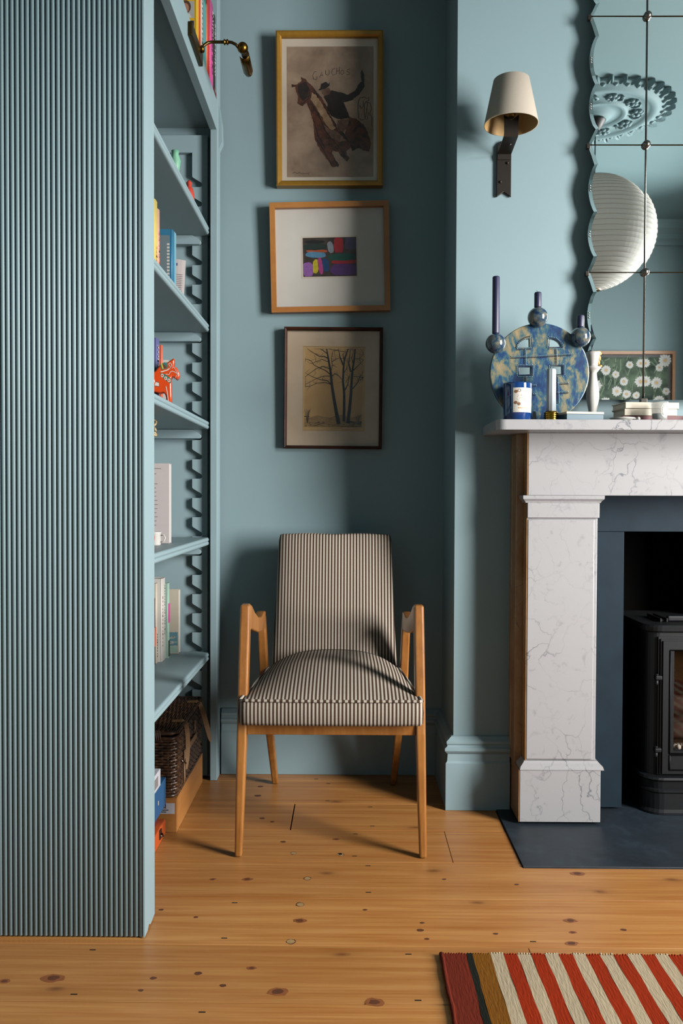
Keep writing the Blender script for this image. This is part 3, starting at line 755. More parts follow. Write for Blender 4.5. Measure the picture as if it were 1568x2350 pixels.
MB().tube([(-.547, 2.40, zD+.03), (-.537, 2.40, zD+.031), (-.534, 2.40, zD+.022), (-.538, 2.40, zD+.012), (-.548, 2.40, zD+.010)], .0022, 'c_ceramic', 6).build('handle', t)
# shelf E
zE = SHZ['E']+.0005
bk = book(-.632, 2.665, 2.690, zE, .215, .13, 'c_maroon', 'maroon and orange patterned paperback on lowest shelf'); MB().box(.0666, .069, -.012, .012, .06, .12, 'c_coral').build('spine_band', bk, local=True)
bk = book(-.630, 2.692, 2.715, zE, .262, .13, 'c_cream', 'slim cream paperback beside the maroon one on lowest shelf'); marks(bk, .0682, 0, .02, .10, .008, 'c_black', 9)
bk = book(-.618, 2.717, 2.775, zE, .275, .14, 'c_white', 'thick white hardback with a small bird on its spine, lowest shelf'); marks(bk, .0735, .014, .10, .255, .007, 'c_greytext', 17); marks(bk, .0735, -.016, .05, .22, .004, 'c_coral', 14)
MB().add([(.0738, .008, .085), (.0738, .016, .108), (.0738, .019, .106), (.0738, .012, .084)], [(0, 1, 2, 3)], 'c_hair').build('bird_motif', bk, local=True)
bk = book(-.610, 2.777, 2.803, zE, .254, .14, 'c_mint', 'mint green floral paperback on lowest shelf'); MB().box(.0705, .0738, -.010, .010, .12, .185, 'c_pink').build('flower_motif', bk, local=True); MB().box(.0705, .0738, -.009, .009, .006, .06, 'c_darkgreen').build('leaf_motif', bk, local=True)
t = thing('hardback', 'cream hardback with painted sea cover standing face out at end of lowest shelf', 'book', (-.63, 2.862, zE), (0, 0, 0))
MB().box(-.09, .041, 0, .003, 0, .222, 'c_cream').box(-.09, .041, .022, .025, 0, .222, 'c_cream').build('cover', t, local=True, bevel=.001)
MB().box(-.088, .039, .003, .022, .003, .219, 'c_white').build('page_block', t, local=True)
b = MB(); b.box(-.089, .037, -.0004, 0, .028, .075, 'c_seablue'); b.box(-.089, .037, -.0003, 0, .004, .028, 'c_mint')
for i in range(26):
    x_ = random.uniform(-.05, .03); z_ = random.uniform(.008, .08); b.box(x_, x_+random.uniform(.006, .016), -.0008, 0, z_, z_+random.uniform(.0015, .004), random.choice(['c_white', 'c_cream', 'c_lightblue', 'c_mint']))
b.build('sea_picture', t, local=True)

# ------------------------------------------------------------------ floor of the bookcase: box, hamper and a stack by the end panel
t = thing('wooden_box', 'low plain plywood box under the wicker hamper', 'box', (-.63, 2.65, 0))
b = MB(); b.box(-.76, -.507, 2.431, 2.443, .001, .099, 'plywood_box').box(-.76, -.507, 2.853, 2.864, .001, .099, 'plywood_box').box(-.519, -.507, 2.443, 2.853, .001, .099, 'plywood_box').box(-.76, -.748, 2.443, 2.853, .001, .099, 'plywood_box').box(-.748, -.519, 2.443, 2.853, .001, .008, 'plywood_box')
b.build('carcass', t, bevel=.001); MB().box(-.76, -.507, 2.431, 2.864, .0992, .1028, 'plywood_box').build('lid', t)
MB().box(-.60, -.513, 2.4304, 2.4309, .056, .088, 'c_whitebox').build('paper_label', t)
b = MB()
for i in range(7): b.box(-.566+.0042*i, -.5640+.0042*i+random.uniform(0, .001), 2.4300, 2.4303, .072, .086, 'c_black')
b.box(-.57, -.531, 2.4300, 2.4303, .066, .0685, 'c_black').box(-.57, -.538, 2.4300, 2.4303, .0605, .063, 'c_black').build('label_print', t)

hb = thing('wicker_hamper', 'dark brown wicker picnic hamper with tan leather straps on plywood box', 'basket', (-.635, 2.66, .103))
hx0, hx1, hy0, hy1, hz0, hz1 = -.76, -.512, 2.437, 2.862, .104, .275
def rrect(off=0, n=6, r=.022):
    pts = []
    for cx, cy, a0 in ((hx1-r, hy0+r, -90), (hx1-r, hy1-r, 0), (hx0+r, hy1-r, 90), (hx0+r, hy0+r, 180)):
        for i in range(n+1): a = math.radians(a0+90*i/n); pts.append((cx+(r+off)*math.cos(a), cy+(r+off)*math.sin(a)))
    return pts
def path_pts(step=.0085):
    base = rrect(); out = []
    for i in range(len(base)):
        p, q = Vector(base[i]), Vector(base[(i+1) % len(base)]); n = max(1, round((q-p).length/step))
        for k in range(n): out.append(p.lerp(q, k/n))
    return out
pp = path_pts(); N = len(pp)
nrm = []
for i in range(N):
    d = (pp[(i+1) % N]-pp[i-1]).normalized(); nrm.append(Vector((d.y, -d.x)))
b = MB(); rows = 20; dz = (hz1-hz0)/rows
for rI in range(rows):
    z = hz0+dz*(rI+.5); ph = (rI % 2)*PI
    rings = []
    for i in range(N):
        o_ = .0026*math.sin(i*PI/2+ph); c = pp[i]+nrm[i]*o_
        rings.append([(c.x+nrm[i].x*.0036*math.cos(a), c.y+nrm[i].y*.0036*math.cos(a), z+.0044*math.sin(a)) for a in (0, PI/3, 2*PI/3, PI, 4*PI/3, 5*PI/3)])
    b.loft(rings, 'wicker', closed=True)
for i in range(0, N, 4):
    c = pp[i]; b.tube([(c.x, c.y, hz0), (c.x, c.y, hz1)], .0022, 'wicker', 5)
b.build('woven_body', hb, kind='stuff')
b = MB(); b.box(hx0+.008, hx1-.008, hy0+.008, hy1-.008, hz0-.0008, hz0+.004, 'wicker'); b.build('hamper_base', hb)
b = MB()
for z, rr in ((hz1+.004, .005), (hz1+.020, .0055), (hz0+.004, .005)):
    rings = []
    for i in range(N):
        c = pp[i]+nrm[i]*(.002 if z < hz1+.01 else .004); rr_ = rr*(1+.15*math.sin(i*1.3))
        rings.append([(c.x+nrm[i].x*rr_*math.cos(a), c.y+nrm[i].y*rr_*math.cos(a), z+rr_*math.sin(a)) for a in [2*PI*k/6 for k in range(6)]])
    b.loft(rings, 'wicker', closed=True)
b.build('braided_rim', hb, kind='stuff')
b = MB(); x = hx0+.006
while x < hx1-.002:
    b.tube([(x+.0012*math.sin(j), hy0+.004+(hy1-hy0-.008)*j/24, hz1+.021+.0022*math.sin(j*PI/2+x*500)) for j in range(25)], .0036, 'wicker', 5); x += .0072
b.build('woven_lid', hb, kind='stuff')
b = MB()
for i in range(5): b.tube([(-.582+.006*i, hy0-.006, hz1+.028), (-.580+.006*i, hy0-.010, hz1+.015), (-.578+.006*i, hy0-.007, hz1-.002)], .0022, 'leather_dark', 5)
b.build('hinge_binding', hb)
def strap(pts, wid, nm, mat='leather'):
    P = [Vector(p) for p in pts]; L = []
    rings = []
    for i, p in enumerate(P):
        d = (P[min(i+1, len(P)-1)]-P[max(i-1, 0)]).normalized(); side = Vector((.55, .83, 0)); side = (side-d*side.dot(d)).normalized(); nn = d.cross(side)
        w2 = (wid[i] if isinstance(wid, list) else wid)/2; h = .0012
        rings.append([tuple(p+side*w2+nn*h), tuple(p-side*w2+nn*h), tuple(p-side*w2-nn*h), tuple(p+side*w2-nn*h)])
    return MB().loft(rings, mat, smooth=False).build(nm, hb)
p0 = pxx(420, 1664, -.512); 
strap([(-.545, p0.y, hz1+.0255), (-.515, p0.y, hz1+.0265), (-.503, p0.y, hz1+.016), (-.499, p0.y+.006, hz1-.02), (-.499, p0.y+.010, hz1-.06), (-.500, p0.y+.006, hz1-.095), (-.502, p0.y+.002, hz1-.125)], [.02, .02, .02, .019, .019, .017, .008], 'leather_strap')
p1 = pxx(462, 1612, -.512)
strap([(-.545, 2.79, hz1+.0255), (-.515, 2.79, hz1+.0265), (-.503, 2.79, hz1+.018), (-.492, 2.785, hz1-.01), (-.478, 2.775, hz1-.05), (-.467, 2.77, hz1-.09), (-.463, 2.768, hz1-.105)], [.02, .02, .02, .022, .024, .018, .006], 'leather_strap')
b = MB(); b.box(-.506, -.502, 2.60, 2.725, .195, .215, 'leather'); o = b.build('handle_strap', hb, bevel=.0015)
MB().box(-.506, -.5025, 2.70, 2.716, .225, .262, 'leather').build('loop_tab', hb, bevel=.003)
MB().box(-.506, -.5025, 2.53, 2.545, .185, .215, 'leather').build('loop_tab', hb, bevel=.003)
b = MB(); b.tube([(-.505, 2.49, .196), (-.498, 2.505, .188), (-.496, 2.515, .18)], .0025, 'steel', 6); b.build('peg', hb)
b = MB(); b.tube([(-.503, 2.515, .19), (-.499, 2.502, .175), (-.497, 2.496, .15), (-.498, 2.498, .125)], .003, 'leather', 6); b.build('peg_cord', hb)

t = thing('orange_case', 'flat orange case with metal latches lying on the floor behind end panel', 'case', (-.66, 2.2, 0))
MB().box(-.80+.02, -.537, 2.0, 2.42, .001, .046, 'c_orangebox').build('case_body', t, bevel=.004)
for yy in (2.21, 2.345):
    l_ = MB().box(-.5368, -.5335, yy-.012, yy+.012, .018, .044, 'steel').build('latch', t, bevel=.001)
    MB().tube([(-.534, yy-.01, .032), (-.529, yy-.006, .026), (-.528, yy+.004, .024), (-.5335, yy+.01, .03)], .0018, 'steel', 6).build('latch_loop', l_)
tag(MB().box(-.78, -.553, 2.02, 2.39, .0465, .0965, 'c_maroon').build('flat_box', bevel=.002), 'dark red flat box between the orange case and blue box', 'box')
t = thing('blue_box', 'blue cardboard box with pale lettering stacked behind the end panel', 'box', (-.66, 2.2, .097))
MB().box(-.78, -.532, 2.0, 2.40, .097, .177, 'c_bluebox').build('carton', t, bevel=.001)
b = MB()
for y0, z0, y1, z1 in ((2.21, .118, 2.235, .135), (2.20, .14, 2.24, .147), (2.17, .125, 2.19, .14), (2.30, .13, 2.306, .142)): b.box(-.532, -.5315, y0, y1, z0, z1, 'c_cream')
b.build('lettering', t)
t = thing('white_box', 'small white carton on top of the blue cardboard box', 'box', (-.66, 2.2, .1772))
MB().box(-.74, -.532, 2.05, 2.33, .1772, .225, 'c_whitebox').build('carton', t, bevel=.001); MB().box(-.532, -.5316, 2.235, 2.30, .186, .214, 'c_greytext').build('printed_panel', t)
cb = MB(); cb.tube([(-.533, 2.14, .030), (-.520, 2.14, .028), (-.514, 2.12, .012), (-.52, 2.06, .003), (-.535, 1.99, .003), (-.60, 1.95, .003)], .0022, 'c_cable', 6)
tag(cb.build('power_cable'), 'thin white cable trailing from the orange case onto the floor', 'cable')

# ================================================================== framed pictures on the alcove wall
def frame(label, cx, cz, w_, h_, face, depth, mat, roll, lean, mats, cat='picture', y=BACK, moulding=None, name='framed_picture'):
    """local axes: x right, y away from the viewer (0 = wall), z up; origin at the bottom centre against the wall."""
    t = thing(name, label, cat, (cx, y-.004, cz-h_/2), (lean, -roll, 0))
    prof = moulding or [(0, 0), (0, -depth), (face*.25, -depth-.002), (face*.75, -depth+.001), (face, -depth+.006), (face, -depth+.018), (face, 0)]
    for side in range(4):          # four mitred rails
        b = MB(); rings = []
        for e in (0, 1):
            ring = []
            for o_, d_ in prof:
                if side == 0: p = (-w_/2+o_ if not e else w_/2-o_, d_, o_)
                elif side == 1: p = (w_/2-o_, d_, o_ if not e else h_-o_)
                elif side == 2: p = (w_/2-o_ if not e else -w_/2+o_, d_, h_-o_)
                else: p = (-w_/2+o_, d_, h_-o_ if not e else o_)
                ring.append(p)
            rings.append(ring)
        b.loft(rings, mat, smooth=False).build('frame_rail', t, local=True)
    yb = -depth+.020
    MB().box(-w_/2+face*.6, w_/2-face*.6, yb, -.001, face*.6, h_-face*.6, mats[0]).build('mount', t, local=True)
    MB().box(-w_/2+face*.8, w_/2-face*.8, -depth+.0125, -depth+.0135, face*.8, h_-face*.8, 'picture_glass').build('glazing', t, local=True)
    return t, yb
# --- the rider print
t, yb = frame('gold framed print of a rider on a rearing horse, topmost of three', -.072, 2.362, .376, .535, .019, .032, 'gold_frame', math.radians(.2), math.radians(1.2), ['mat_cream'])
IW, IH = .306, .453; ix0, iz0 = -.153+.002, .036
MB().box(ix0, ix0+IW, yb-.0005, yb, iz0, iz0+IH, 'etching_ground').build('print_sheet', t, local=True)
GP = lambda lay: (lambda x, y: (ix0+(x-290)/978*IW, yb-.0006-.00012*lay, iz0+(1723-y)/1455*IH))
def shape(b, pts, m, lay, jit=0):
    P = GP(lay); q = []
    for i in range(len(pts)):
        a, c = pts[i], pts[(i+1) % len(pts)]
        q.append(a)
        if jit:
            L_ = math.hypot(c[0]-a[0], c[1]-a[1])
            for k in range(1, int(L_//22)+1):
                f = k/(int(L_//22)+1); q.append((a[0]+(c[0]-a[0])*f+random.uniform(-jit, jit), a[1]+(c[1]-a[1])*f+random.uniform(-jit, jit)))
    b.poly([P(*p) for p in q], m)
b = MB()
shape(b, [(340, 685), (400, 690), (420, 670), (455, 650), (448, 605), (500, 625), (520, 660), (585, 715), (620, 760), (690, 850), (745, 940), (760, 1000), (800, 1060), (850, 1160), (900, 1230), (950, 1290), (1000, 1340), (1005, 1400), (960, 1430), (965, 1480), (1000, 1510), (970, 1555), (900, 1490), (870, 1440), (810, 1430), (800, 1460), (830, 1520), (880, 1590), (870, 1610), (800, 1610), (760, 1550), (700, 1470), (630, 1360), (600, 1280), (595, 1190), (580, 1080), (540, 960), (510, 890), (470, 930), (440, 920), (405, 890), (415, 830), (390, 760), (385, 715), (345, 720)], 'horse_brown', 1, 5)
shape(b, [(570, 780), (610, 800), (690, 910), (745, 1000), (790, 1090), (840, 1180), (790, 1210), (720, 1120), (660, 1010), (600, 920), (555, 850)], 'horse_light', 2, 7)
shape(b, [(700, 1130), (760, 1180), (830, 1200), (900, 1260), (960, 1310), (880, 1330), (800, 1290), (740, 1230)], 'horse_mid', 2, 7)
shape(b, [(985, 1040), (1080, 1080), (1160, 1140), (1230, 1300), (1240, 1370), (1220, 1440), (1160, 1430), (1100, 1400), (1040, 1430), (1000, 1350), (940, 1260), (960, 1160)], 'horse_brown', 2, 5)
shape(b, [(850, 1150), (940, 1240), (1000, 1350), (1060, 1400), (1030, 1440), (990, 1340), (900, 1240)], 'horse_dark', 3, 5)
shape(b, [(720, 790), (800, 755), (880, 775), (980, 805), (1060, 760), (1100, 690), (1135, 660), (1120, 560), (1140, 525), (1165, 590), (1165, 720), (1110, 800), (1020, 870), (930, 890), (970, 990), (1000, 1060), (900, 1080), (850, 1070), (790, 1040), (740, 960), (750, 900), (705, 830)], 'horse_dark', 3, 4)
shape(b, [(860, 1085), (1000, 1070), (985, 1120), (930, 1220), (890, 1210), (850, 1140)], 'horse_mid', 4, 6)
shape(b, [(680, 755), (720, 740), (765, 725), (790, 765), (770, 800), (715, 815), (685, 790)], 'horse_mid', 4, 3)
shape(b, [(645, 750), (665, 738), (680, 680), (730, 660), (760, 685), (778, 665), (770, 705), (720, 740), (660, 757)], 'horse_dark', 5, 3)
shape(b, [(420, 690), (500, 660), (540, 720), (520, 830), (470, 870), (430, 820), (410, 760)], 'horse_dark', 2, 6)
for pts, w_ in (([(560, 900), (640, 1020), (690, 1120), (720, 1200), (790, 1290)], 10), ([(620, 1290), (700, 1420), (790, 1580)], 9), ([(820, 1500), (860, 1600)], 8), ([(930, 1470), (980, 1540)], 8), ([(740, 1000), (790, 1060), (850, 1150)], 9), ([(800, 1300), (900, 1420), (960, 1500)], 9), ([(600, 1100), (640, 1260), (720, 1400)], 8), ([(555, 740), (530, 850), (470, 900)], 8)): b.strip(pts, w_, 'horse_dark', GP(4))
b.build('painted_rider', t, local=True)
b = MB()
for pts in ([(1120, 830), (1095, 880), (1090, 960), (1100, 1060), (1130, 1090), (1160, 1080)], [(1130, 840), (1170, 830), (1190, 850), (1215, 830), (1215, 870), (1185, 880), (1165, 920), (1160, 1000), (1175, 1080), (1200, 1080), (1210, 1000)], [(1190, 890), (1230, 900), (1245, 960), (1225, 1020), (1250, 1060), (1250, 1160)], [(1110, 920), (1130, 960), (1155, 930), (1150, 870)], [(1200, 900), (1190, 980), (1180, 1060)]): b.strip(pts, 7, 'ink_brown', GP(2))
for L_ in ([(625, 545), (600, 550), (580, 590), (590, 630), (620, 635), (635, 605), (615, 605)], [(660, 615), (685, 555), (700, 600)], [(668, 592), (696, 582)], [(727, 530), (728, 575), (750, 588), (768, 570), (765, 525)], [(835, 510), (805, 520), (795, 560), (810, 590), (838, 575)], [(852, 505), (850, 580)], [(884, 495), (878, 580)], [(850, 545), (882, 535)], [(905, 535), (895, 565), (912, 582), (935, 565), (928, 535), (905, 535)], [(1005, 520), (975, 525), (965, 545), (1000, 560), (995, 580), (960, 585)]): b.strip(L_, 5, 'ink_brown', GP(2))
b.build('title_lettering', t, local=True)
b = MB(); b.strip([(350, 1680), (380, 1668), (400, 1685), (430, 1672), (450, 1688), (480, 1680), (510, 1685), (545, 1672), (530, 1700)], 4, 'ink_brown', GP(2)); b.build('signature', t, local=True)

# --- the small abstract
t, yb = frame('pale oak framed abstract of bright brush marks, middle of three', -.066, 1.845, .421, .384, .0185, .03, 'oak_frame', math.radians(1.2), math.radians(1.0), ['mat_white'],
              moulding=[(0, 0), (0, -.03), (.0185, -.03), (.0185, -.012), (.0185, 0)])
IW, IH = .19, .137; ix0, iz0 = -.096, .127
MB().box(ix0-.006, ix0+IW+.006, yb-.0004, yb, iz0-.006, iz0+IH+.006, 'mat_cream').build('mount_bevel', t, local=True)
MB().box(ix0, ix0+IW, yb-.0007, yb-.0002, iz0, iz0+IH, 'p_ground').build('print_sheet', t, local=True)
AP = lambda lay: (lambda x, y: (ix0+(x-485)/600*IW, yb-.0008-.00012*lay, iz0+(938-y)/438*IH))
b = MB()
def blob(x0, y0, x1, y1, m, lay=1, slant=0, p=2.6):
    P = AP(lay); cx, cy, a, c = (x0+x1)/2, (y0+y1)/2, (x1-x0)/2, (y1-y0)/2; q = []
    for i in range(28):
        th = 2*PI*i/28; ct, st_ = math.cos(th), math.sin(th)
        u = math.copysign(abs(ct)**(2/p), ct)*a; v = math.copysign(abs(st_)**(2/p), st_)*c
        xx = min(max(cx+u*(1+random.uniform(-.05, .05))+v*slant, 486), 1084); yy = min(max(cy+v*(1+random.uniform(-.06, .06))+u*slant*-.2, 502), 937)
        q.append(P(xx, yy))
    b.poly(q, m)
blob(512, 528, 728, 566, 'p_black'); blob(486, 568, 755, 640, 'p_green'); blob(524, 632, 760, 668, 'p_orange', 1, -.2); blob(512, 660, 742, 724, 'p_blue', 2, -.35); blob(762, 545, 828, 676, 'p_grey', 2, .15); blob(832, 502, 938, 672, 'p_red', 1, 0, 4); blob(962, 502, 1084, 640, 'p_plum', 1, 0, 4)
blob(764, 684, 1080, 764, 'p_emerald', 2); blob(800, 752, 1084, 800, 'p_red', 1); blob(486, 775, 594, 937, 'p_violet', 2, .05, 3.5); blob(590, 742, 660, 902, 'p_yellow', 2, -.08); blob(652, 725, 704, 912, 'p_pink', 3, .12); blob(696, 735, 778, 884, 'p_navy', 2, .1); blob(794, 800, 1084, 930, 'p_purple', 2, 0, 3)
b.build('brush_marks', t, local=True)

# --- the etching of trees
t, yb = frame('dark walnut framed etching of bare trees, lowest of three', -.059, 1.383, .350, .430, .0105, .022, 'walnut', math.radians(-.35), math.radians(.8), ['mat_beige'])
IW, IH = .222, .302; ix0, iz0 = -.222/2+.003, .064
MB().box(ix0, ix0+IW, yb-.0004, yb, iz0, iz0+IH, 'tree_paper').build('print_sheet', t, local=True)
TP = lambda lay: (lambda x, y: (ix0+(x-388)/745*IW, yb-.0005-.0001*lay, iz0+(1350-y)/1020*IH))
b = MB(); P = TP(1); b.poly([P(405, 1305), P(1098, 1305), P(1110, 362), P(415, 360)], 'tree_sky'); b.build('plate_tone', t, local=True)
b = MB(); P = TP(2)
b.poly([P(405, 1205), P(560, 1165), P(700, 1195), P(860, 1150), P(960, 1190), P(1098, 1150), P(1098, 1305), P(405, 1305)], 'hill')
rnd = random.Random(3)
for i in range(90):
    x = rnd.uniform(410, 1090); y = rnd.uniform(1240, 1300); l_ = rnd.uniform(10, 46); b.strip([(x, y), (min(x+l_, 1096), y-rnd.uniform(-3, 8))], rnd.uniform(2, 5), 'ink' if rnd.random() < .5 else 'ink_soft', TP(3))
for i in range(60):
    x = rnd.uniform(930, 1090); y = rnd.uniform(1235, 1303); b.strip([(x, y), (min(x+24, 1096), y-6)], 5, 'ink', TP(4))
b.strip([(560, 1165), (640, 1185), (720, 1195), (800, 1165)], 4, 'ink_soft', TP(3)); b.strip([(405, 1178), (470, 1178)], 10, 'ink', TP(3)); b.strip([(405, 1205), (520, 1205)], 4, 'ink_soft', TP(3))
def branch(pts, w0, w1, lay=5, mat='ink'):
    n = len(pts); b.strip(pts, [w0+(w1-w0)*i/(n-1) for i in range(n)], mat, TP(lay))
branch([(822, 1265), (790, 1120), (760, 950), (735, 800), (722, 660), (700, 540), (680, 430), (668, 362)], 46, 12)
branch([(882, 1235), (885, 1080), (884, 900), (868, 760), (872, 600), (880, 500), (905, 420), (925, 362)], 36, 12)
branch([(930, 1255), (950, 1080), (965, 900), (970, 760), (980, 620), (1000, 480), (1010, 362)], 42, 14)
for pts, w0 in (([(735, 800), (680, 745), (600, 735), (500, 700), (415, 655)], 9), ([(725, 790), (650, 765), (560, 775), (470, 815), (415, 820)], 7), ([(720, 690), (640, 690), (560, 715), (440, 780), (415, 790)], 6), ([(715, 670), (660, 625), (580, 590), (520, 560), (480, 505), (415, 485)], 8), ([(700, 600), (620, 575), (540, 605), (470, 660), (415, 700)], 7), ([(690, 480), (640, 455), (580, 455), (520, 420), (435, 362)], 10), ([(690, 520), (610, 490), (540, 520), (490, 545)], 5), ([(672, 420), (630, 385), (590, 365)], 7), ([(735, 690), (770, 660), (820, 690), (862, 745)], 9), ([(868, 560), (830, 460), (808, 362)], 14), ([(730, 520), (790, 480), (880, 475)], 6), ([(720, 640), (740, 560), (725, 480), (740, 400)], 6), ([(880, 500), (860, 430), (900, 400), (760, 380), (690, 362)], 7), ([(890, 860), (925, 790), (940, 700), (945, 670)], 11), ([(960, 640), (935, 540), (945, 440), (955, 362)], 14), ([(985, 840), (1040, 770), (1075, 690), (1112, 620)], 9), ([(1065, 740), (1112, 700)], 6), ([(985, 690), (1050, 695), (1112, 710)], 5), ([(990, 620), (1040, 570), (1080, 530), (1112, 490)], 8), ([(985, 540), (970, 470), (990, 400), (975, 362)], 7), ([(1010, 480), (1060, 480), (1112, 430)], 5), ([(880, 650), (910, 590), (920, 480)], 6), ([(900, 770), (940, 700)], 5)):
    branch(pts, w0*1.5, 3.5)
    for k in range(6):
        q = rnd.choice(pts[1:]); a = rnd.uniform(0, 2*PI); pp_ = [q]
        for j in range(4): a += rnd.uniform(-.5, .5); l_ = rnd.uniform(12, 26); pp_.append((min(max(pp_[-1][0]+l_*math.cos(a), 418), 1106), min(max(pp_[-1][1]+l_*math.sin(a), 364), 1150)))
        branch(pp_, 5, 2.5, 4, 'ink_soft' if k else 'ink')
for x0, h_ in ((445, 190), (1050, 130)):
    for k in range(16):
        a = rnd.uniform(-.7, .7); branch([(x0+rnd.uniform(-4, 10), 1255), (x0+30*a, 1255-h_*.5), (x0+70*a+rnd.uniform(-12, 12), 1255-h_*rnd.uniform(.75, 1))], 7 if k < 2 else 3, 1.2, 5, 'ink' if k < 3 else 'ink_soft')
b.build('etched_trees', t, local=True)
b = MB()
b.strip([(395, 1340), (1128, 1350)], 3, 'ink_soft', TP(1)); b.strip([(390, 338), (1140, 345)], 4, 'ink_soft', TP(1)); b.strip([(720, 1325), (800, 1318), (900, 1330), (1060, 1322)], 3, 'ink_soft', TP(1)); b.build('plate_mark', t, local=True)

# ================================================================== armchair
XC = -.047
ch = thing('armchair', 'teak framed armchair upholstered in brown and cream ticking stripes', 'chair', (XC, 2.55, 0))
def rect_ring(cx, cy, z, w_, d_): return [(cx-w_/2, cy-d_/2, z), (cx+w_/2, cy-d_/2, z), (cx+w_/2, cy+d_/2, z), (cx-w_/2, cy+d_/2, z)]
def vring(cx, y, zc_, w_, h_, tilt=0): return [(cx-w_/2, y-tilt*h_/2, zc_-h_/2), (cx+w_/2, y-tilt*h_/2, zc_-h_/2), (cx+w_/2, y+tilt*h_/2, zc_+h_/2), (cx-w_/2, y+tilt*h_/2, zc_+h_/2)]
for s in (-1, 1):
    X = lambda h: XC+s*h
    MB().loft([rect_ring(X(.2555), 2.275, .001, .020, .024), rect_ring(X(.2525), 2.285, .14, .0235, .034), rect_ring(X(.249), 2.305, .34, .027, .046), rect_ring(X(.248), 2.328, .50, .028, .047), rect_ring(X(.247), 2.350, .64, .028, .044), rect_ring(X(.247), 2.357, .690, .027, .036)], 'teak', smooth=False).build('front_leg', ch, bevel=.006, seg=3)
    MB().loft([vring(X(.2465), 2.352, .650, .0275, .075), vring(X(.246), 2.39, .648, .028, .070), vring(X(.244), 2.44, .628, .030, .056), vring(X(.241), 2.51, .607, .032, .046), vring(X(.238), 2.58, .598, .031, .047), vring(X(.235), 2.64, .600, .029, .058), vring(X(.234), 2.672, .598, .027, .058)], 'teak', smooth=True).build('armrest', ch, bevel=.005, seg=3)
    MB().loft([rect_ring(X(.2335), 2.667, .612, .025, .036), rect_ring(X(.232), 2.672, .56, .026, .046), rect_ring(X(.228), 2.700, .40, .027, .050), rect_ring(X(.216), 2.775, .20, .025, .042), rect_ring(X(.205), 2.858, .001, .021, .026)], 'teak', smooth=False).build('rear_leg', ch, bevel=.005, seg=3)
    MB().loft([vring(X(.222), 2.30, .352, .02, .034), vring(X(.206), 2.70, .345, .02, .034)], 'teak', smooth=False).build('side_rail', ch, bevel=.002)
MB().box(XC-.2355, XC+.2355, 2.292, 2.314, .334, .371, 'teak').build('front_rail', ch, bevel=.002)
MB().box(XC-.205, XC+.205, 2.72, 2.74, .33, .365, 'teak').build('rear_rail', ch, bevel=.002)
# seat cushion
NU, NV = 28, 20; top = []; hwf = lambda v: .2475-.040*v
def seatz(u, v):
    s = min(1, v/.55); prof = math.sin(min(1, s)*PI/2)**.8*(1-.25*max(0, (v-.55)/.45))
    return .440+.062*(1-abs(u)**2.6)*prof + .010*v*(1-abs(u)**4)
b = MB(); vs = []
for j in range(NV+1):
    v = j/NV; y = 2.253+.455*v
    for i in range(NU+1):
        u = -1+2*i/NU; bow = .006*(1-u*u)*(1-v)
        vs.append((XC+u*hwf(v), y-bow, seatz(u, v)))
fs = [(j*(NU+1)+i, j*(NU+1)+i+1, (j+1)*(NU+1)+i+1, (j+1)*(NU+1)+i) for j in range(NV) for i in range(NU)]
per = [i for i in range(NU+1)] + [j*(NU+1)+NU for j in range(1, NV+1)] + [NV*(NU+1)+i for i in range(NU-1, -1, -1)] + [j*(NU+1) for j in range(NV-1, 0, -1)]
o0 = len(vs); n_ = len(per)
for k_, dz_, off in ((0, -.004, .003), (1, -.030, .006), (2, -.060, .004), (3, -.069, -.002)):
    for q in per:
        x, y, z = vs[q]; cx_, cy_ = XC, 2.48; dx_, dy_ = x-cx_, y-cy_; 
        ex = off*(1 if dx_ > 0 else -1)*(abs(abs(dx_)-hwf((y-2.247)/.455)) < .004); ey = off*(-1 if y < 2.262 else (1 if y > 2.70 else 0))
        vs.append((x+ex, y+ey, z*0+ (.440+dz_)))
for r_ in range(4):
    for k_ in range(n_):
        a = per[k_] if r_ == 0 else o0+(r_-1)*n_+k_; a2 = per[(k_+1) % n_] if r_ == 0 else o0+(r_-1)*n_+(k_+1) % n_
        fs.append((a, a2, o0+r_*n_+(k_+1) % n_, o0+r_*n_+k_))
fs.append(tuple(o0+3*n_+k_ for k_ in range(n_)))
b.add(vs, fs, 'ticking', True); seat = b.build('seat_cushion', ch)
b = MB(); pts = [vs[q] for q in per]; pts = [(p[0]+(.002 if p[0] > XC else -.002), p[1]-(.003 if p[1] < 2.27 else 0), p[2]) for p in pts]; 
b.tube(pts[:NU+1], .0042, 'ticking_welt', 8); b.tube(pts[NU:NU+NV+1], .0042, 'ticking_welt', 8); b.tube([pts[0]]+pts[:-NV:-1], .0042, 'ticking_welt', 8)
b.build('piping', seat)
# backrest: lofted cushion leaning back
rings = []
for j in range(21):
    v = j/20; z = .395+.4725*v; yc_ = 2.742+.115*v**1.15; hw = .2105-.0175*v-.002*math.sin(v*PI); th = .030 if 0 < j < 20 else .024
    if j in (0, 20): hw -= .004
    ring = []
    for k_ in range(48):
        a = 2*PI*k_/48; ca, sa = math.cos(a), math.sin(a)
        u = math.copysign(abs(ca)**.42, ca); q = math.copysign(abs(sa)**.55, sa)
        wav = .0035*(math.cos(u*PI*2)-1)*.5 if j >= 19 else 0
        ring.append((XC+hw*u, yc_+th*q-.012*(1-u*u)*(.6 if sa < 0 else .3), z+wav*-1*.8))
    rings.append(ring)
MB().loft(rings, 'ticking', smooth=True).build('backrest', ch, bevel=.004, seg=3)

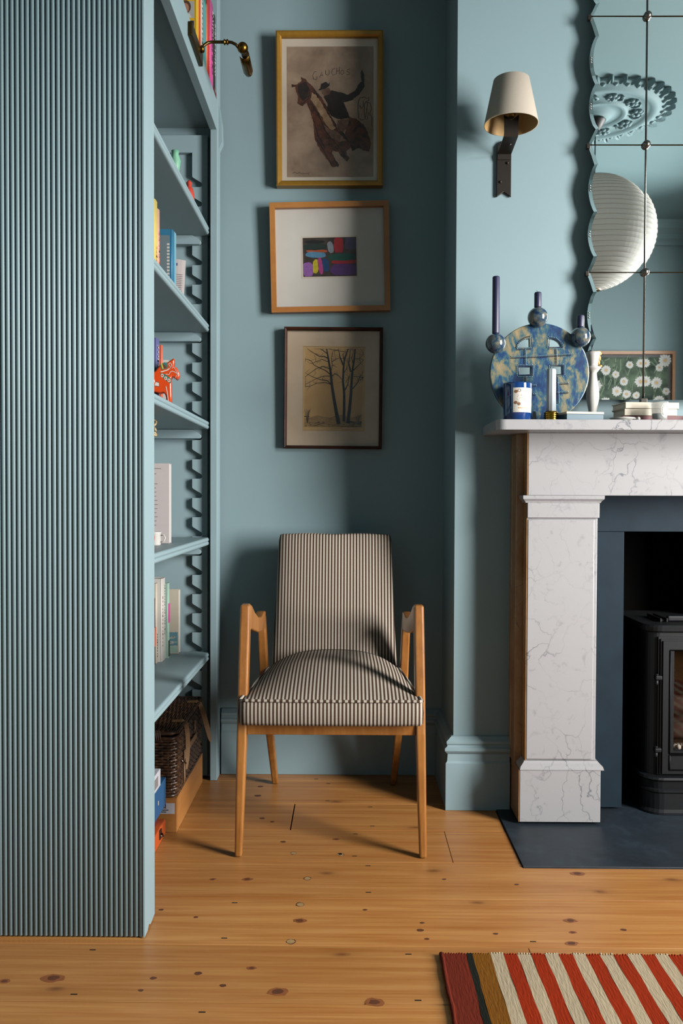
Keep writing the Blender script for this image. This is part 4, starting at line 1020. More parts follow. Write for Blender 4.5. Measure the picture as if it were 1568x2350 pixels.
# ================================================================== wall light
sc = thing('wall_sconce', 'bronze strap wall light with cream linen shade beside the mirror', 'light', (.485, BRE, 1.94))
def strap_poly(x0, x1, z0, z1, vnotch=None, top=False): pass
lx0, lx1 = .463, .508; zl, zh = 1.945, 2.122
MB().prism([(lx0, zl), (lx0+.0225, zl+.016), (lx1, zl), (lx1, 2.075), (lx1-.012, zh-.006), (lx1-.024, zh), (lx0+.010, zh-.004), (lx0, zh-.018)], 1, 2.6345, 2.643, 'dark_bronze').build('back_plate', sc, bevel=.001)
th = .003
side = [(2.6345, 2.062), (2.6345, 2.078), (2.6315, 2.079), (2.515, 2.077)]
# bent strap: rises off the plate, runs forward and up, then vertical with a swallow-tail end
b = MB()
mid = [(2.632, 2.060), (2.630, 2.078), (2.527, 2.088), (2.522, 2.095), (2.522, 2.128)]
xo = [0, 0, .0, .0, .0]
L = []
for i, (y, z) in enumerate(mid):
    d0 = Vector(mid[min(i+1, 4)])-Vector(mid[max(i-1, 0)]); d0.normalize(); nn = Vector((-d0.y, d0.x))*th/2
    L.append([(lx0+.001, y+nn.x, z+nn.y), (lx1-.001, y+nn.x, z+nn.y), (lx1-.001, y-nn.x, z-nn.y), (lx0+.001, y-nn.x, z-nn.y)])
b.loft(L, 'dark_bronze', smooth=False)
b.prism([(lx0+.001, 2.1275), (lx1-.001, 2.1275), (lx1+.0005, 2.150), (lx0+.0225, 2.133), (lx0-.0005, 2.150)], 1, 2.5205, 2.5235, 'dark_bronze')
b.build('bent_arm', sc)
for x, z in ((.496, 2.050), (.474, 1.991)): MB().ball((x, 2.633, z), .0042, 'dark_bronze', 12).build('rivet', sc)
MB().ball((.492, 2.57, 2.0815), .003, 'steel', 10).build('rivet', sc)
cxl, cyl = .4815, 2.505
MB().lathe([(.010, 2.135), (.013, 2.14), (.013, 2.175), (.008, 2.18)], (cxl, cyl, 0), 'brass', 14).build('lamp_holder', sc)
MB().box(cxl-.008, cxl+.008, cyl, 2.5205, 2.136, 2.142, 'dark_bronze').build('holder_bracket', sc)
n = 40
so = [(.0800, 2.112), (.0533, 2.244)]
MB().lathe([(.0800, 2.112), (.0803, 2.114), (.0533, 2.244), (.0523, 2.2445), (.0520, 2.243), (.0790, 2.114), (.0788, 2.112)], (cxl, cyl, 0), 'linen_shade', 48, caps=False).build('lamp_shade', sc)
MB().lathe([(.0784, 2.1125), (.0514, 2.243)], (cxl, cyl, 0), 'lining_glow', 48, caps=False).build('lining_glow', sc)

# ================================================================== marble fireplace
fp = thing('fireplace_surround', 'white veined marble fireplace surround with plain pilasters and deep shelf', 'fireplace', (1.27, 2.55, 0))
MCX = 1.272
# shelf with rounded front corners
sx0, sx1, sy0, r = .425, 2*MCX-.425, 2.395, .028
pts = [(sx0, BRE), (sx0, sy0+r)] + [(sx0+r-r*math.cos(a), sy0+r-r*math.sin(a)) for a in [PI/2*i/8 for i in range(1, 9)]] + [(sx1-r+r*math.sin(a), sy0+r-r*math.cos(a)) for a in [PI/2*i/8 for i in range(0, 8)]] + [(sx1, sy0+r), (sx1, BRE)]
MB().prism(pts, 2, 1.1925, 1.2225, 'marble', smooth=False).build('mantel_shelf', fp, bevel=.0015)
MB().box(.543, 2*MCX-.543, 2.513, BRE, 1.0035, 1.1923, 'marble').build('frieze', fp, bevel=.0015)
for s in (-1, 1):
    X = lambda a, b_: (MCX+s*(MCX-a), MCX+s*(MCX-b_)) if s > 0 else (a, b_)
    def bxm(nm, a, c, y0, y1, z0, z1, mat='marble', bev=.0015):
        p, q = (a, c) if s < 0 else (2*MCX-c, 2*MCX-a)
        return MB().box(p, q, y0, y1, z0, z1, mat).build(nm, fp, bevel=bev)
    bxm('plinth_block', .5215, .766, 2.4985, BRE, .0125, .1715)
    bxm('shaft', .542, .7545, 2.5165, 2.56, .196, .9355)
    bxm('shaft_panel', .5428, .744, 2.511, 2.5164, .2005, .930, bev=.002)
    bxm('neck_block', .5408, .758, 2.5085, 2.56, .9357, .981)
    # base and cap mouldings: profile lofted round three sides
    def mould(nm, prof):
        rings = []
        for o_, z in prof:
            a, c, y = .542-o_, .7545+o_, 2.5165-o_
            if s > 0: a, c = 2*MCX-c, 2*MCX-a
            rings.append([(a, y, z), (c, y, z), (c, 2.56, z), (a, 2.56, z)])
        MB().loft(rings, 'marble', smooth=False).build(nm, fp)
    mould('base_moulding', [(.0205, .1717), (.0205, .174), (.018, .182), (.010, .189), (.006, .194), (.0055, .1959)])
    mould('cap_moulding', [(.007, .9812), (.009, .986), (.016, .993), (.0165, 1.0033)])
    # outer returns of the surround, tan with stain and painted-in light
    bxm('return_slab', .516, .5405, 2.561, 2.62, .1717, 1.1923, 'marble_stain_glow')
    bxm('return_edge', .5145, .532, 2.6202, BRE, .1717, 1.1923, 'marble_stain_glow')
    bxm('shaft_side', .5395, .5419, 2.513, 2.5605, .196, 1.1923, 'marble_stain_glow', 0)
    bxm('plinth_side', .5188, .5214, 2.5, BRE, .0125, .1715, 'marble_stain_glow', 0)
    # dark slate slips
    bxm('slate_slip', .70, .871, 2.6225, 2.6445, .0125, .8895, 'slate_honed', .001)
    bxm('inner_return', .7546, .766, 2.5605, 2.622, .1717, 1.0033, 'marble')
MB().box(.70, 2*MCX-.70, 2.6215, 2.6445, .8905, 1.06, 'slate_honed').build('slate_header', fp, bevel=.001)
tag(MB().box(HEX0+.001, HEX1-.001, HEY+.001, BRE-.001, -.02, .012-.007, 'slate').build('hearth_slab', bevel=.001), 'dark slate hearth slab let into the floor before the fireplace', 'hearth')
MB().box(OX0, OX1, BRE-.001, BACK, -.02, .005, 'slate')
struct(MB().box(OX0-.01, OX1+.01, BRE, BACK, -.02, .005, 'slate').build('trim_3'), 'slate floor of the fire opening')

# ================================================================== wood stove
st = thing('wood_stove', 'black cast iron wood-burning stove standing in the fireplace opening', 'stove', (1.272, 2.75, .005))
def rr(x0, x1, y0, y1, z, r, n=6):
    pts = []
    for cx, cy, a0 in ((x1-r, y0+r, -90), (x1-r, y1-r, 0), (x0+r, y1-r, 90), (x0+r, y0+r, 180)):
        for i in range(n+1): a = math.radians(a0+90*i/n); pts.append((cx+r*math.cos(a), cy+r*math.sin(a), z))
    return pts
L0, R0 = .943, 2*1.272-.943
F0 = 2.600
b = MB(); b.loft([rr(L0-.014, R0+.014, F0-.022, 2.93, .006, .06), rr(L0-.014, R0+.014, F0-.022, 2.93, .012, .06), rr(L0-.006, R0+.006, F0-.014, 2.93, .02, .055), rr(L0-.006, R0+.006, F0-.014, 2.93, .070, .055), rr(L0-.010, R0+.010, F0-.018, 2.93, .075, .055), rr(L0-.010, R0+.010, F0-.018, 2.93, .082, .055), rr(L0-.005, R0+.005, F0-.012, 2.93, .085, .05), rr(L0-.008, R0+.008, F0-.015, 2.93, .108, .05), rr(L0-.018, R0+.018, F0-.026, 2.93, .116, .06), rr(L0-.016, R0+.016, F0-.024, 2.93, .123, .06), rr(L0, R0, F0-.008, 2.93, .126, .045)], 'iron_black', smooth=False)
b.build('plinth', st)
# body shell with a real firebox behind the door
b = MB(); fx0, fx1, fz0, fz1 = 1.0, 2*1.272-1.0, .19, .53
ring_o = lambda z: rr(L0, R0, F0, 2.93, z, .035)
b.loft([ring_o(.126), ring_o(.19)], 'iron_black', smooth=False); b.loft([ring_o(.53), ring_o(.575)], 'iron_black', smooth=False)
b.prism([(L0, F0+.035)] + [(L0+.035-.035*math.cos(a), F0+.035-.035*math.sin(a)) for a in [PI/2*i/6 for i in range(1, 7)]] + [(fx0, F0), (fx0, 2.93), (L0, 2.93)], 2, .19, .53, 'iron_black')
b.prism([(R0, F0+.035), (R0, 2.93), (fx1, 2.93), (fx1, F0)] + [(R0-.035+.035*math.sin(a), F0+.035-.035*math.cos(a)) for a in [PI/2*i/6 for i in range(0, 6)]], 2, .19, .53, 'iron_black')
b.box(fx0, fx1, 2.90, 2.93, .19, .53, 'soot'); b.build('body', st)
b = MB(); b.loft([rr(L0-.004, R0+.004, F0-.004, 2.935, .5752, .04), rr(L0-.012, R0+.012, F0-.012, 2.935, .580, .05), rr(L0-.014, R0+.014, F0-.014, 2.935, .592, .05), rr(L0-.008, R0+.008, F0-.008, 2.935, .5985, .05)], 'iron_black', smooth=False); b.build('top_plate', st)
# door: stepped frame, glass, raised lower panel, hinges
dx0, dx1, dz0, dz1 = .972, 2*1.272-.972, .1285, .562
b = MB()
for e, y in ((0, F0-.006), (.006, F0-.011), (.012, F0-.016)):
    x0, x1, z0, z1 = dx0+e, dx1-e, dz0+e*.4, dz1-e
    b.prism([(x0, z0), (x1, z0), (x1, z1), (x0, z1)][:0] or [(x0, z0), (x1, z0), (x1, z1), (1.272, z1), (1.272, fz1-.01), (fx1-.02, fz1-.01), (fx1-.02, .205), (1.018, .205), (1.018, fz1-.01), (1.2719, fz1-.01), (1.2719, z1), (x0, z1)], 1, y, y+.0052, 'iron_black')
b.build('door', st)
gx0, gz0, gx1, gz1 = 1.018, .205, fx1-.02, fz1-.01
MB().box(gx0-.004, gx1+.004, F0-.002, F0+.001, gz0-.004, gz1+.004, 'picture_glass').build('door_glass', st)
b = MB()
for e in (.0,):
    yy = F0-.0175
    for p, q in (((1.006, .198), (1.006, .522)), ((1.006, .522), (fx1-.008, .522)), ((fx1-.008, .522), (fx1-.008, .198)), ((fx1-.008, .198), (1.006, .198))): b.tube([(p[0], yy, p[1]), (q[0], yy, q[1])], .0022, 'iron_black', 6)
b.build('glass_bead', st)
b = MB()
for p, q in (((1.0065, .146), (1.0065, .193)), ((1.0065, .193), (fx1-.008, .193)), ((fx1-.008, .193), (fx1-.008, .146)), ((fx1-.008, .146), (1.0065, .146))): b.tube([(p[0], yy, p[1]), (q[0], yy, q[1])], .002, 'iron_black', 6)
b.build('panel_bead', st)
for z in (.438, .212):
    h_ = MB().box(.955, .976, F0-.032, F0-.012, z-.007, z+.006, 'iron_black').build('hinge', st, bevel=.003)
    MB().lathe([(.0045, -.023), (.0055, -.021), (.0055, -.008)], (.9615, F0-.022, z), 'iron_black', 12).build('hinge_pin', h_)
    MB().ball((.9615, F0-.022, z+.008), .006, 'iron_black', 12, .5).build('hinge_cap', h_)
b = MB(); b.lathe([(.075, .5987), (.078, .603), (.07, .606), (.066, .603)], (1.272, 2.80, 0), 'iron_black', 24); b.build('flue_collar', st)
b = MB(); b.lathe([(.064, .60), (.064, .885)], (1.272, 2.80, 0), 'iron_black', 24); b.build('flue_pipe', st)
# trivet lying on top
tv = thing('stove_trivet', 'low black iron trivet lying on top of the wood stove', 'trivet', (1.1, 2.72, .599))
for x in (1.0, 1.02): MB().box(x, x+.004, 2.655, 2.775, .600, .611, 'iron_black').build('trivet_bar', tv)
for y in (2.665, 2.72, 2.765): MB().box(1.0045, 1.0195, y, y+.006, .6005, .606, 'iron_black').build('cross_bar', tv)
MB().box(1.025, 1.25, 2.66, 2.675, .600, .6185, 'iron_black').build('trivet_rail', tv, bevel=.005)
plain('log_bark', (92, 58, 34), .9, var=.3, vs=60, bump=.5, bs=80); plain('log_end', (206, 160, 104), .8, var=.1); plain('ash', (196, 184, 168), .95, var=.2, vs=60, bump=.5, bs=120)
for (a, c, r) in (((1.03, 2.655, .246), (1.35, 2.66, .248), .035), ((1.04, 2.765, .252), (1.42, 2.76, .252), .04), ((1.05, 2.705, .318), (1.38, 2.712, .322), .033)):
    lo = MB().tube([a, c], r, 'log_bark', 12).build('log'); tag(lo, {.035: 'front split log lying in the stove firebox', .04: 'thick log at back of the stove firebox', .033: 'uppermost log resting across the stove firebox'}[r], 'log')
b = MB()
for i in range(150):
    x, y = random.uniform(1.008, 1.5), random.uniform(2.62, 2.88); b.ball((x, y, .196+random.uniform(0, .006)), random.uniform(.005, .012), 'ash', 6)
b.build('ash_bed', st, kind='stuff')

# ================================================================== mirror
mr = thing('wall_mirror', 'large scalloped panelled mirror with metal studs above the mantel', 'mirror', (MCX, BRE, 1.30))
MX0, MXR = .7395, .918; MXR2 = 2*MCX-MXR; MX1 = 2*MCX-MX0
JZ = [1.303, 1.6985, 2.092, 2.487, 2.80]; YM = 2.600
def edge_x(z):
    """scalloped left edge: offset from MX0 (0 = furthest out) as a function of height"""
    for a, c in zip(JZ[:-1], JZ[1:]):
        if a <= z <= c:
            f = (z-a)/(c-a)
            cusps = [0, .13, .48, .85, 1.0]
            for q, (u, v) in enumerate(zip(cusps[:-1], cusps[1:])):
                if u <= f <= v:
                    g = (f-u)/(v-u)
                    if q == 0: return .0235*g
                    if q == 3: return .0225*(1-g)
                    return .021-.0185*math.sin(PI*g)**.8 if q == 1 else .021-.0180*math.sin(PI*g)**.8
    return 0
def zsamp(a, c):
    out = []
    cus = [0, .13, .48, .85, 1.0]
    for u, v in zip(cus[:-1], cus[1:]):
        k = 2 if v-u < .2 else 12
        for i in range(k): out.append(a+(c-a)*(u+(v-u)*i/k))
    return out+[c]
for a, c in zip(JZ[:-1], JZ[1:]):
    zz = zsamp(a, c)
    for side in (-1, 1):
        fx = (lambda x: x) if side < 0 else (lambda x: 2*MCX-x)
        out = [(fx(MX0+edge_x(min(max(z, a+1e-6), c-1e-6))), z) for z in zz]; inn = [(fx(MX0+edge_x(min(max(z, a+1e-6), c-1e-6))+.0095), z) for z in zz]
        pane = MB(); pane.poly([(x, YM-.0008*(1-abs(x-fx(MX0))/(MXR-MX0)), z) for x, z in inn] + [(fx(MXR), YM, c), (fx(MXR), YM, a)], 'mirror_silver')
        o = pane.build('mirror_pane', mr)
        bv = MB(); n = len(zz)
        vs = [(x, YM+.0045, z) for x, z in out] + [(x, YM, z) for x, z in inn]
        bv.add(vs, [(i, i+1, n+i+1, n+i) for i in range(n-1)], 'mirror_silver')
        vs = [(x, YM+.0045, z) for x, z in out] + [(x, YM+.008, z) for x, z in out]
        bv.add(vs, [(i, i+1, n+i+1, n+i) for i in range(n-1)], 'mirror_bevel')
        bv.build('bevelled_edge', o)
        for f in (.305, .665):       # three small cuts on each lobe
            nb = MB()
            for k in range(3):
                z = a+(c-a)*f+(k-1)*.0075; x = MX0+edge_x(z)
                nb.ball((fx(x+.0035), YM+.0005, z), .0034, 'mirror_bevel', 8, .7)
            nb.build('edge_cut', o)
    MB().poly([(MXR, YM, a), (MXR2, YM, a), (MXR2, YM, c), (MXR, YM, c)], 'mirror_silver').build('mirror_pane', mr)
MB().box(MX0+.030, MX1-.030, YM+.0085, BRE-.001, 1.312, 2.79, 'mirror_backing').build('backing_board', mr)
b = MB()
for i, z in enumerate(JZ[:-1]): pass
for x in (MXR, MXR2):
    MB().tube([(x, YM-.002, JZ[0]-.004), (x, YM-.002, JZ[-1])], .0024, 'steel', 8).build('vertical_rod', mr)
    for z in JZ[1:-1]: MB().ball((x, YM-.006, z), .0125, 'steel', 16).build('stud', mr)
    MB().box(x-.010, x+.010, YM-.010, YM+.008, JZ[0]-.010, JZ[0]+.004, 'steel').build('foot_clip', mr, bevel=.0015)
for z in JZ[1:-1]:
    MB().tube([(MX0, YM-.001, z), (MX1, YM-.001, z)], .0016, 'aged_brass', 6).build('horizontal_rod', mr)
    for x in (MX0, MX1): MB().box(x-.005, x+.005, YM-.004, YM+.010, z-.011, z+.004, 'dark_bronze').build('edge_clip', mr, bevel=.001)
# little glass leaf at the lower corner
b = MB(); b.prism([(.742, 1.298), (.752, 1.290), (.770, 1.291), (.778, 1.303), (.768, 1.335), (.757, 1.345), (.750, 1.325)], 1, YM-.004, YM-.0005, 'mirror_bevel'); b.build('corner_leaf', mr)

# ================================================================== things on the mantel shelf
MZ = 1.2228
ca = thing('candelabrum', 'round blue glazed ceramic candelabrum with three ball cups on mantel', 'candle holder', (.571, 2.505, MZ))
RD = .1485; zc_ = MZ+RD
outer = [(.571+RD*math.cos(a), zc_+RD*math.sin(a)) for a in [2*PI*i/72 for i in range(72)]]
PX = lambda x, y: ((x-90)/0.0,)  # unused
def cz(x, y): p = px(1090+x*300/1568, 630+y*390/2038, 2.497); return (p.x, p.z)
holes = [[cz(660, 765), cz(515, 878), *[cz(515+145*(1-math.cos(a)), 878-113*math.sin(a)) for a in [PI/2*i/6 for i in range(1, 6)]]][0:1] ]
def arch(xs, x1, yb_, yt_):  # quarter arch, straight side at x1
    pts = [cz(x1, yb_), cz(x1, yt_)] + [cz(x1+(xs-x1)*math.sin(a), yb_-(yb_-yt_)*math.cos(a)) for a in [PI/2*i/6 for i in range(1, 7)]]
    return pts
holes = [arch(518, 655, 872, 770), arch(1030, 892, 870, 768), [cz(533, 1108), cz(672, 1106), cz(670, 1196), cz(535, 1198)], [cz(918, 1098), cz(1046, 1096), cz(1046, 1192), cz(922, 1194)]]
o = holed('plate_disc', outer, holes, .018, 'blue_glaze', .003)
o.parent = ca; o.location = Vector((0, 2.505, 0))-Vector(ca.location)
yf = 2.505-.0095
def stitch(path, nm='stitched_trim'):
    b = MB(); tot = 0; P = [Vector(cz(*p)) for p in path]
    for a, c in zip(P[:-1], P[1:]):
        d = c-a; n = max(1, int(d.length/.0042)); dn = d.normalized(); nn = Vector((-dn.y, dn.x))
        for i in range(n):
            p = a+d*((i+.5)/n)
            for sgn in (-1, 1):
                q = p+nn*.0022*sgn; b.tube([(q.x-dn.x*.0012+nn.x*.001*sgn, yf-.001, q.y-dn.y*.0012+nn.y*.001*sgn), (q.x+dn.x*.0012-nn.x*.001*sgn, yf-.001, q.y+dn.y*.0012-nn.y*.001*sgn)], .0011, 'c_paleblue' if sgn > 0 else 'c_navy', 4)
    return b.build(nm, ca)
stitch([(430, 995), (600, 990), (780, 985), (950, 972), (1160, 960)])
stitch([(600, 890), (605, 1090)]); stitch([(972, 885), (980, 1085)]); stitch([(610, 1215), (612, 1330)]); stitch([(990, 1210), (1000, 1550)])
stitch([(670, 1335), (740, 1333)]); stitch([(690, 1440), (735, 1440)]); stitch([(985, 1310), (1125, 1302)]); stitch([(985, 1420), (1125, 1412)])
for hp in ([(500, 895), (680, 885), (668, 750), (600, 765), (530, 820), (495, 890)], [(1060, 880), (880, 885), (885, 755), (960, 765), (1030, 820), (1060, 880)], [(512, 1095), (695, 1093), (692, 1215), (515, 1218), (512, 1095)], [(900, 1085), (1068, 1083), (1066, 1210), (905, 1212), (900, 1085)]): stitch(hp)
cups = [(.4375, 1.4575), (.5625, 1.5355), (.690, 1.4765)]
for i, (x, z) in enumerate(cups): MB().ball((x, 2.490, z), .0302, 'grey_glaze', 28).build('candle_cup', ca)
MB().box(.545, .556, 2.515, 2.57, MZ+.0002, MZ+.012, 'blue_glaze').build('foot', ca, bevel=.003); MB().box(.60, .611, 2.515, 2.57, MZ+.0002, MZ+.012, 'blue_glaze').build('foot', ca, bevel=.003)
p_ = px(1228, 940, 2.47)
MB().prism([(p_.x-.006, MZ+.0002), (p_.x+.008, MZ+.0002), (p_.x+.004, MZ+.03), (p_.x-.004, MZ+.032)], 1, 2.474, 2.48, 'blue_glaze').build('front_foot', ca, bevel=.002)
def candle(c, r, z0, z1, mat, label, wick=True):
    t = thing('candle', label, 'candle', (c[0], c[1], z0))
    MB().lathe([(r*.97, z0), (r, z0+.003), (r, z1-.003), (r*.85, z1), (r*.5, z1-.002)], (c[0], c[1], 0), mat, 18).build('wax', t)
    if wick: MB().tube([(c[0], c[1], z1-.003), (c[0]-.001, c[1], z1+.003), (c[0]-.005, c[1], z1+.006)], .0006, 'c_black', 5).build('wick', t)
for (x, z), h_, lb in zip(cups, (.170, .045, .036), ('tall navy blue candle in left cup of the round candelabrum', 'short navy blue candle stub at top of the round candelabrum', 'burnt down navy candle stub in right cup of the candelabrum')): candle((x, 2.490), .0108, z+.029, z+.029+h_, 'candle_blue', lb, h_ < .1)
# blue jar candle
jc = thing('jar_candle', 'cobalt blue glass jar candle with cream paper label on mantel', 'candle', (.4955, 2.452, MZ))
MB().lathe([(.036, 0), (.0395, .003), (.042, .107), (.0415, .110), (.0395, .108), (.037, .090), (.001, .089)], (.4955, 2.452, MZ), 'cobalt_glass', 48).build('glass_jar', jc)
b = MB(); vs = []; n = 18
for zz in (.022, .093):
    rr_ = .0397+.0025*zz/.107+.0004
    for i in range(n+1):
        a = math.radians(-118+96*i/n); vs.append((.4955+rr_*math.cos(a), 2.452+rr_*math.sin(a), MZ+zz))
b.add(vs, [(i, i+1, n+2+i, n+1+i) for i in range(n)], 'c_label', True); b.build('paper_label', jc)
b = MB()
def onjar(u, v, e=.0009):
    a = math.radians(-118+96*u); rr_ = .0397+.0025*v/.107+e; return (.4955+rr_*math.cos(a), 2.452+rr_*math.sin(a), MZ+v)
def ring_on(u, v, ru, rv, m, w_=.25, n=18):
    vs = []
    for i in range(n): a = 2*PI*i/n; vs.append(onjar(u+ru*math.cos(a), v+rv*math.sin(a)))
    for i in range(n): a = 2*PI*i/n; vs.append(onjar(u+ru*(1-w_)*math.cos(a), v+rv*(1-w_)*math.sin(a)))
    b.add(vs, [(i, (i+1) % n, n+(i+1) % n, n+i) for i in range(n)], m)
for u, v, w_ in ((.13, .082, .95), (.26, .085, .2), (.12, .050, .95), (.25, .046, .9)): ring_on(u, v, .065, .0045, 'c_copper', w_)
ring_on(.66, .062, .22, .016, 'c_cream', .1); ring_on(.66, .062, .15, .011, 'c_cream', .12)
for i in range(26):
    u, v = random.uniform(.14, .46), random.uniform(.05, .074); b.add([onjar(u, v), onjar(u+.02, v), onjar(u+.02, v+.0008), onjar(u, v+.0008)], [(0, 1, 2, 3)], 'c_greytext')
for i in range(6):
    u = .22+.07*i; b.add([onjar(u, .033), onjar(u+.045, .033), onjar(u+.045, .036), onjar(u, .036)], [(0, 1, 2, 3)], 'c_wax')
b.build('label_print', jc)
# pale candle in a brass thread holder
bh = thing('brass_holder', 'small threaded brass candle holder beside the blue jar candle', 'candle holder', (.5925, 2.44, MZ))
pr = [(.015, 0)]
for i in range(4): pr += [(.0205, .001+.0062*i), (.0215, .0035+.0062*i), (.0185, .0060+.0062*i)]
pr += [(.017, .027), (.014, .027)]
MB().lathe(pr, (.5925, 2.44, MZ), 'bright_brass', 28).build('threaded_cup', bh)
t = thing('candle', 'pale grey fluted candle standing in the brass holder', 'candle', (.5925, 2.44, MZ+.027))
rings = []
for z, sc_ in ((.0272, 1), (.10, .99), (.147, .97), (.151, .86)):
    ring = []
    for i in range(32): a = 2*PI*i/32; rr_ = .0133*sc_*(1+.06*math.cos(8*a)); ring.append((.5925+rr_*math.cos(a), 2.44+rr_*math.sin(a), MZ+z))
    rings.append(ring)
MB().loft(rings, 'candle_pale').build('wax', t)
MB().tube([(.598, 2.44, MZ+.149), (.599, 2.44, MZ+.156)], .0007, 'c_black', 5).build('wick', t)
# pale blue matchbox-like box under the candlestick
t = thing('blue_box', 'shallow slate blue box with a white lid at candlestick foot', 'box', (.6785, 2.450, MZ), (0, 0, math.radians(8)))
flat('c_slateblue', (62, 104, 122))
MB().box(-.056, .056, -.04, .04, 0, .0165, 'c_slateblue').build('box_body', t, local=True, bevel=.001); MB().box(-.057, .057, -.041, .041, .0167, .0235, 'c_cream').build('lid', t, local=True, bevel=.001)
MB().box(.0562, .0566, -.034, .034, .002, .0145, 'c_lightblue').build('end_paper', t, local=True)
# white candlestick with yellow wax
cs = thing('candlestick', 'tall white turned candlestick with yellow wax drips', 'candlestick', (.7445, 2.545, MZ))
MB().lathe([(.030, 0), (.030, .004), (.022, .008), (.013, .016), (.0115, .034), (.0135, .048), (.0185, .072), (.0195, .085), (.0185, .10), (.0145, .125), (.0115, .150), (.0115, .156), (.020, .166), (.0235, .170), (.0235, .173), (.014, .175), (.0145, .181), (.019, .205), (.0215, .218), (.0195, .218), (.016, .200), (.001, .198)], (.7445, 2.545, MZ), 'c_ceramic', 32).build('turned_body', cs)
b = MB()
for x, z, r_, q in ((.764, .214, .006, 1), (.7625, .200, .0055, 1.6), (.7605, .187, .0048, 1.7), (.766, .176, .006, .6), (.761, .219, .005, .7), (.757, .220, .004, .6)): b.ball((x, 2.542, MZ+z), r_, 'c_wax', 10, q)
b.build('wax_drip', cs)
t = thing('white_dish', 'low white dish with a knobbed spoon in front of books', 'dish', (.80, 2.44, MZ))
MB().lathe([(.022, 0), (.024, .002), (.034, .006), (.036, .0085), (.034, .0085), (.024, .005), (.001, .004)], (.80, 2.44, MZ), 'c_ceramic', 32).build('saucer', t)
MB().ball((.845, 2.43, MZ+.0055), .0055, 'c_ceramic', 12).build('knob', t); MB().tube([(.815, 2.44, MZ+.009), (.842, 2.431, MZ+.006)], .0022, 'c_ceramic', 6).build('spoon_handle', t)
def flatbook(label, cx, cy, z, w_, d_, h_, rot, cover, edge, nm='hardback'):
    t = thing(nm, label, 'book', (cx, cy, z), (0, 0, rot))
    c_ = .0022
    MB().box(-w_/2, w_/2, -d_/2, d_/2, 0, c_, cover).box(-w_/2, w_/2, -d_/2, d_/2, h_-c_, h_, cover).build('cover', t, local=True, bevel=.0006)
    MB().box(-w_/2, w_/2, -d_/2-.0006, -d_/2+.003, 0, h_, cover).build('spine', t, local=True, bevel=.001)
    MB().box(-w_/2+.003, w_/2-.003, -d_/2+.0035, d_/2-.003, c_, h_-c_, edge).build('page_block', t, local=True)
    return t
rt = flatbook('dark red hardback at bottom of the mantel book stack', .915, 2.528, MZ+.0003, .205, .10, .0185, math.radians(2), 'c_redbook', 'c_cream')
flatbook('cream hardback in the middle of the mantel book stack', .894, 2.523, MZ+.019, .160, .095, .0205, math.radians(4), 'c_bookcream', 'c_cream')
flatbook('cream hardback lying on top of the mantel book stack', .896, 2.523, MZ+.0398, .166, .098, .0185, math.radians(6), 'c_bookcream', 'c_cream')
t = flatbook('dark brown book lying beyond the glass votive', 1.10, 2.50, MZ+.0003, .155, .10, .019, 0, 'c_darkbook', 'c_cream')
vt = thing('glass_votive', 'clear glass votive candle with oval white emblem on mantel', 'candle', (.906, 2.43, MZ))
MB().lathe([(.0195, 0), (.0215, .003), (.0243, .054), (.0226, .0542), (.0202, .006), (.001, .005)], (.906, 2.43, MZ), 'votive_glass', 36).build('glass_jar', vt)
MB().lathe([(.0190, .0062), (.0200, .020), (.001, .0205)], (.906, 2.43, MZ), 'candle_pale', 28).build('wax', vt)
b = MB()
def onv(u, v):
    a = math.radians(-90+u); rr_ = .0215+.0028*(v-.003)/.051+.0004; return (.906+rr_*math.cos(a), 2.43+rr_*math.sin(a), MZ+v)
def vring_(ru, rv, ru2, rv2, m, u0=22, v0=.028, n=24):
    vs = [onv(u0+ru*math.cos(2*PI*i/n), v0+rv*math.sin(2*PI*i/n)) for i in range(n)] + [onv(u0+ru2*math.cos(2*PI*i/n), v0+rv2*math.sin(2*PI*i/n)) for i in range(n)]
    b.add(vs, [(i, (i+1) % n, n+(i+1) % n, n+i) for i in range(n)], m)
vring_(34, .021, 30, .0185, 'c_white'); vring_(22, .0135, 20, .012, 'c_white'); vring_(20, .012, .1, .0001, 'c_label')
for i in range(18):
    a = 2*PI*i/18; u, v = 22+26*math.cos(a), .028+.016*math.sin(a); b.add([onv(u-2, v-.0012), onv(u+2, v-.0012), onv(u+2, v+.0012), onv(u-2, v+.0012)], [(0, 1, 2, 3)], 'c_white')
b.build('oval_emblem', vt)

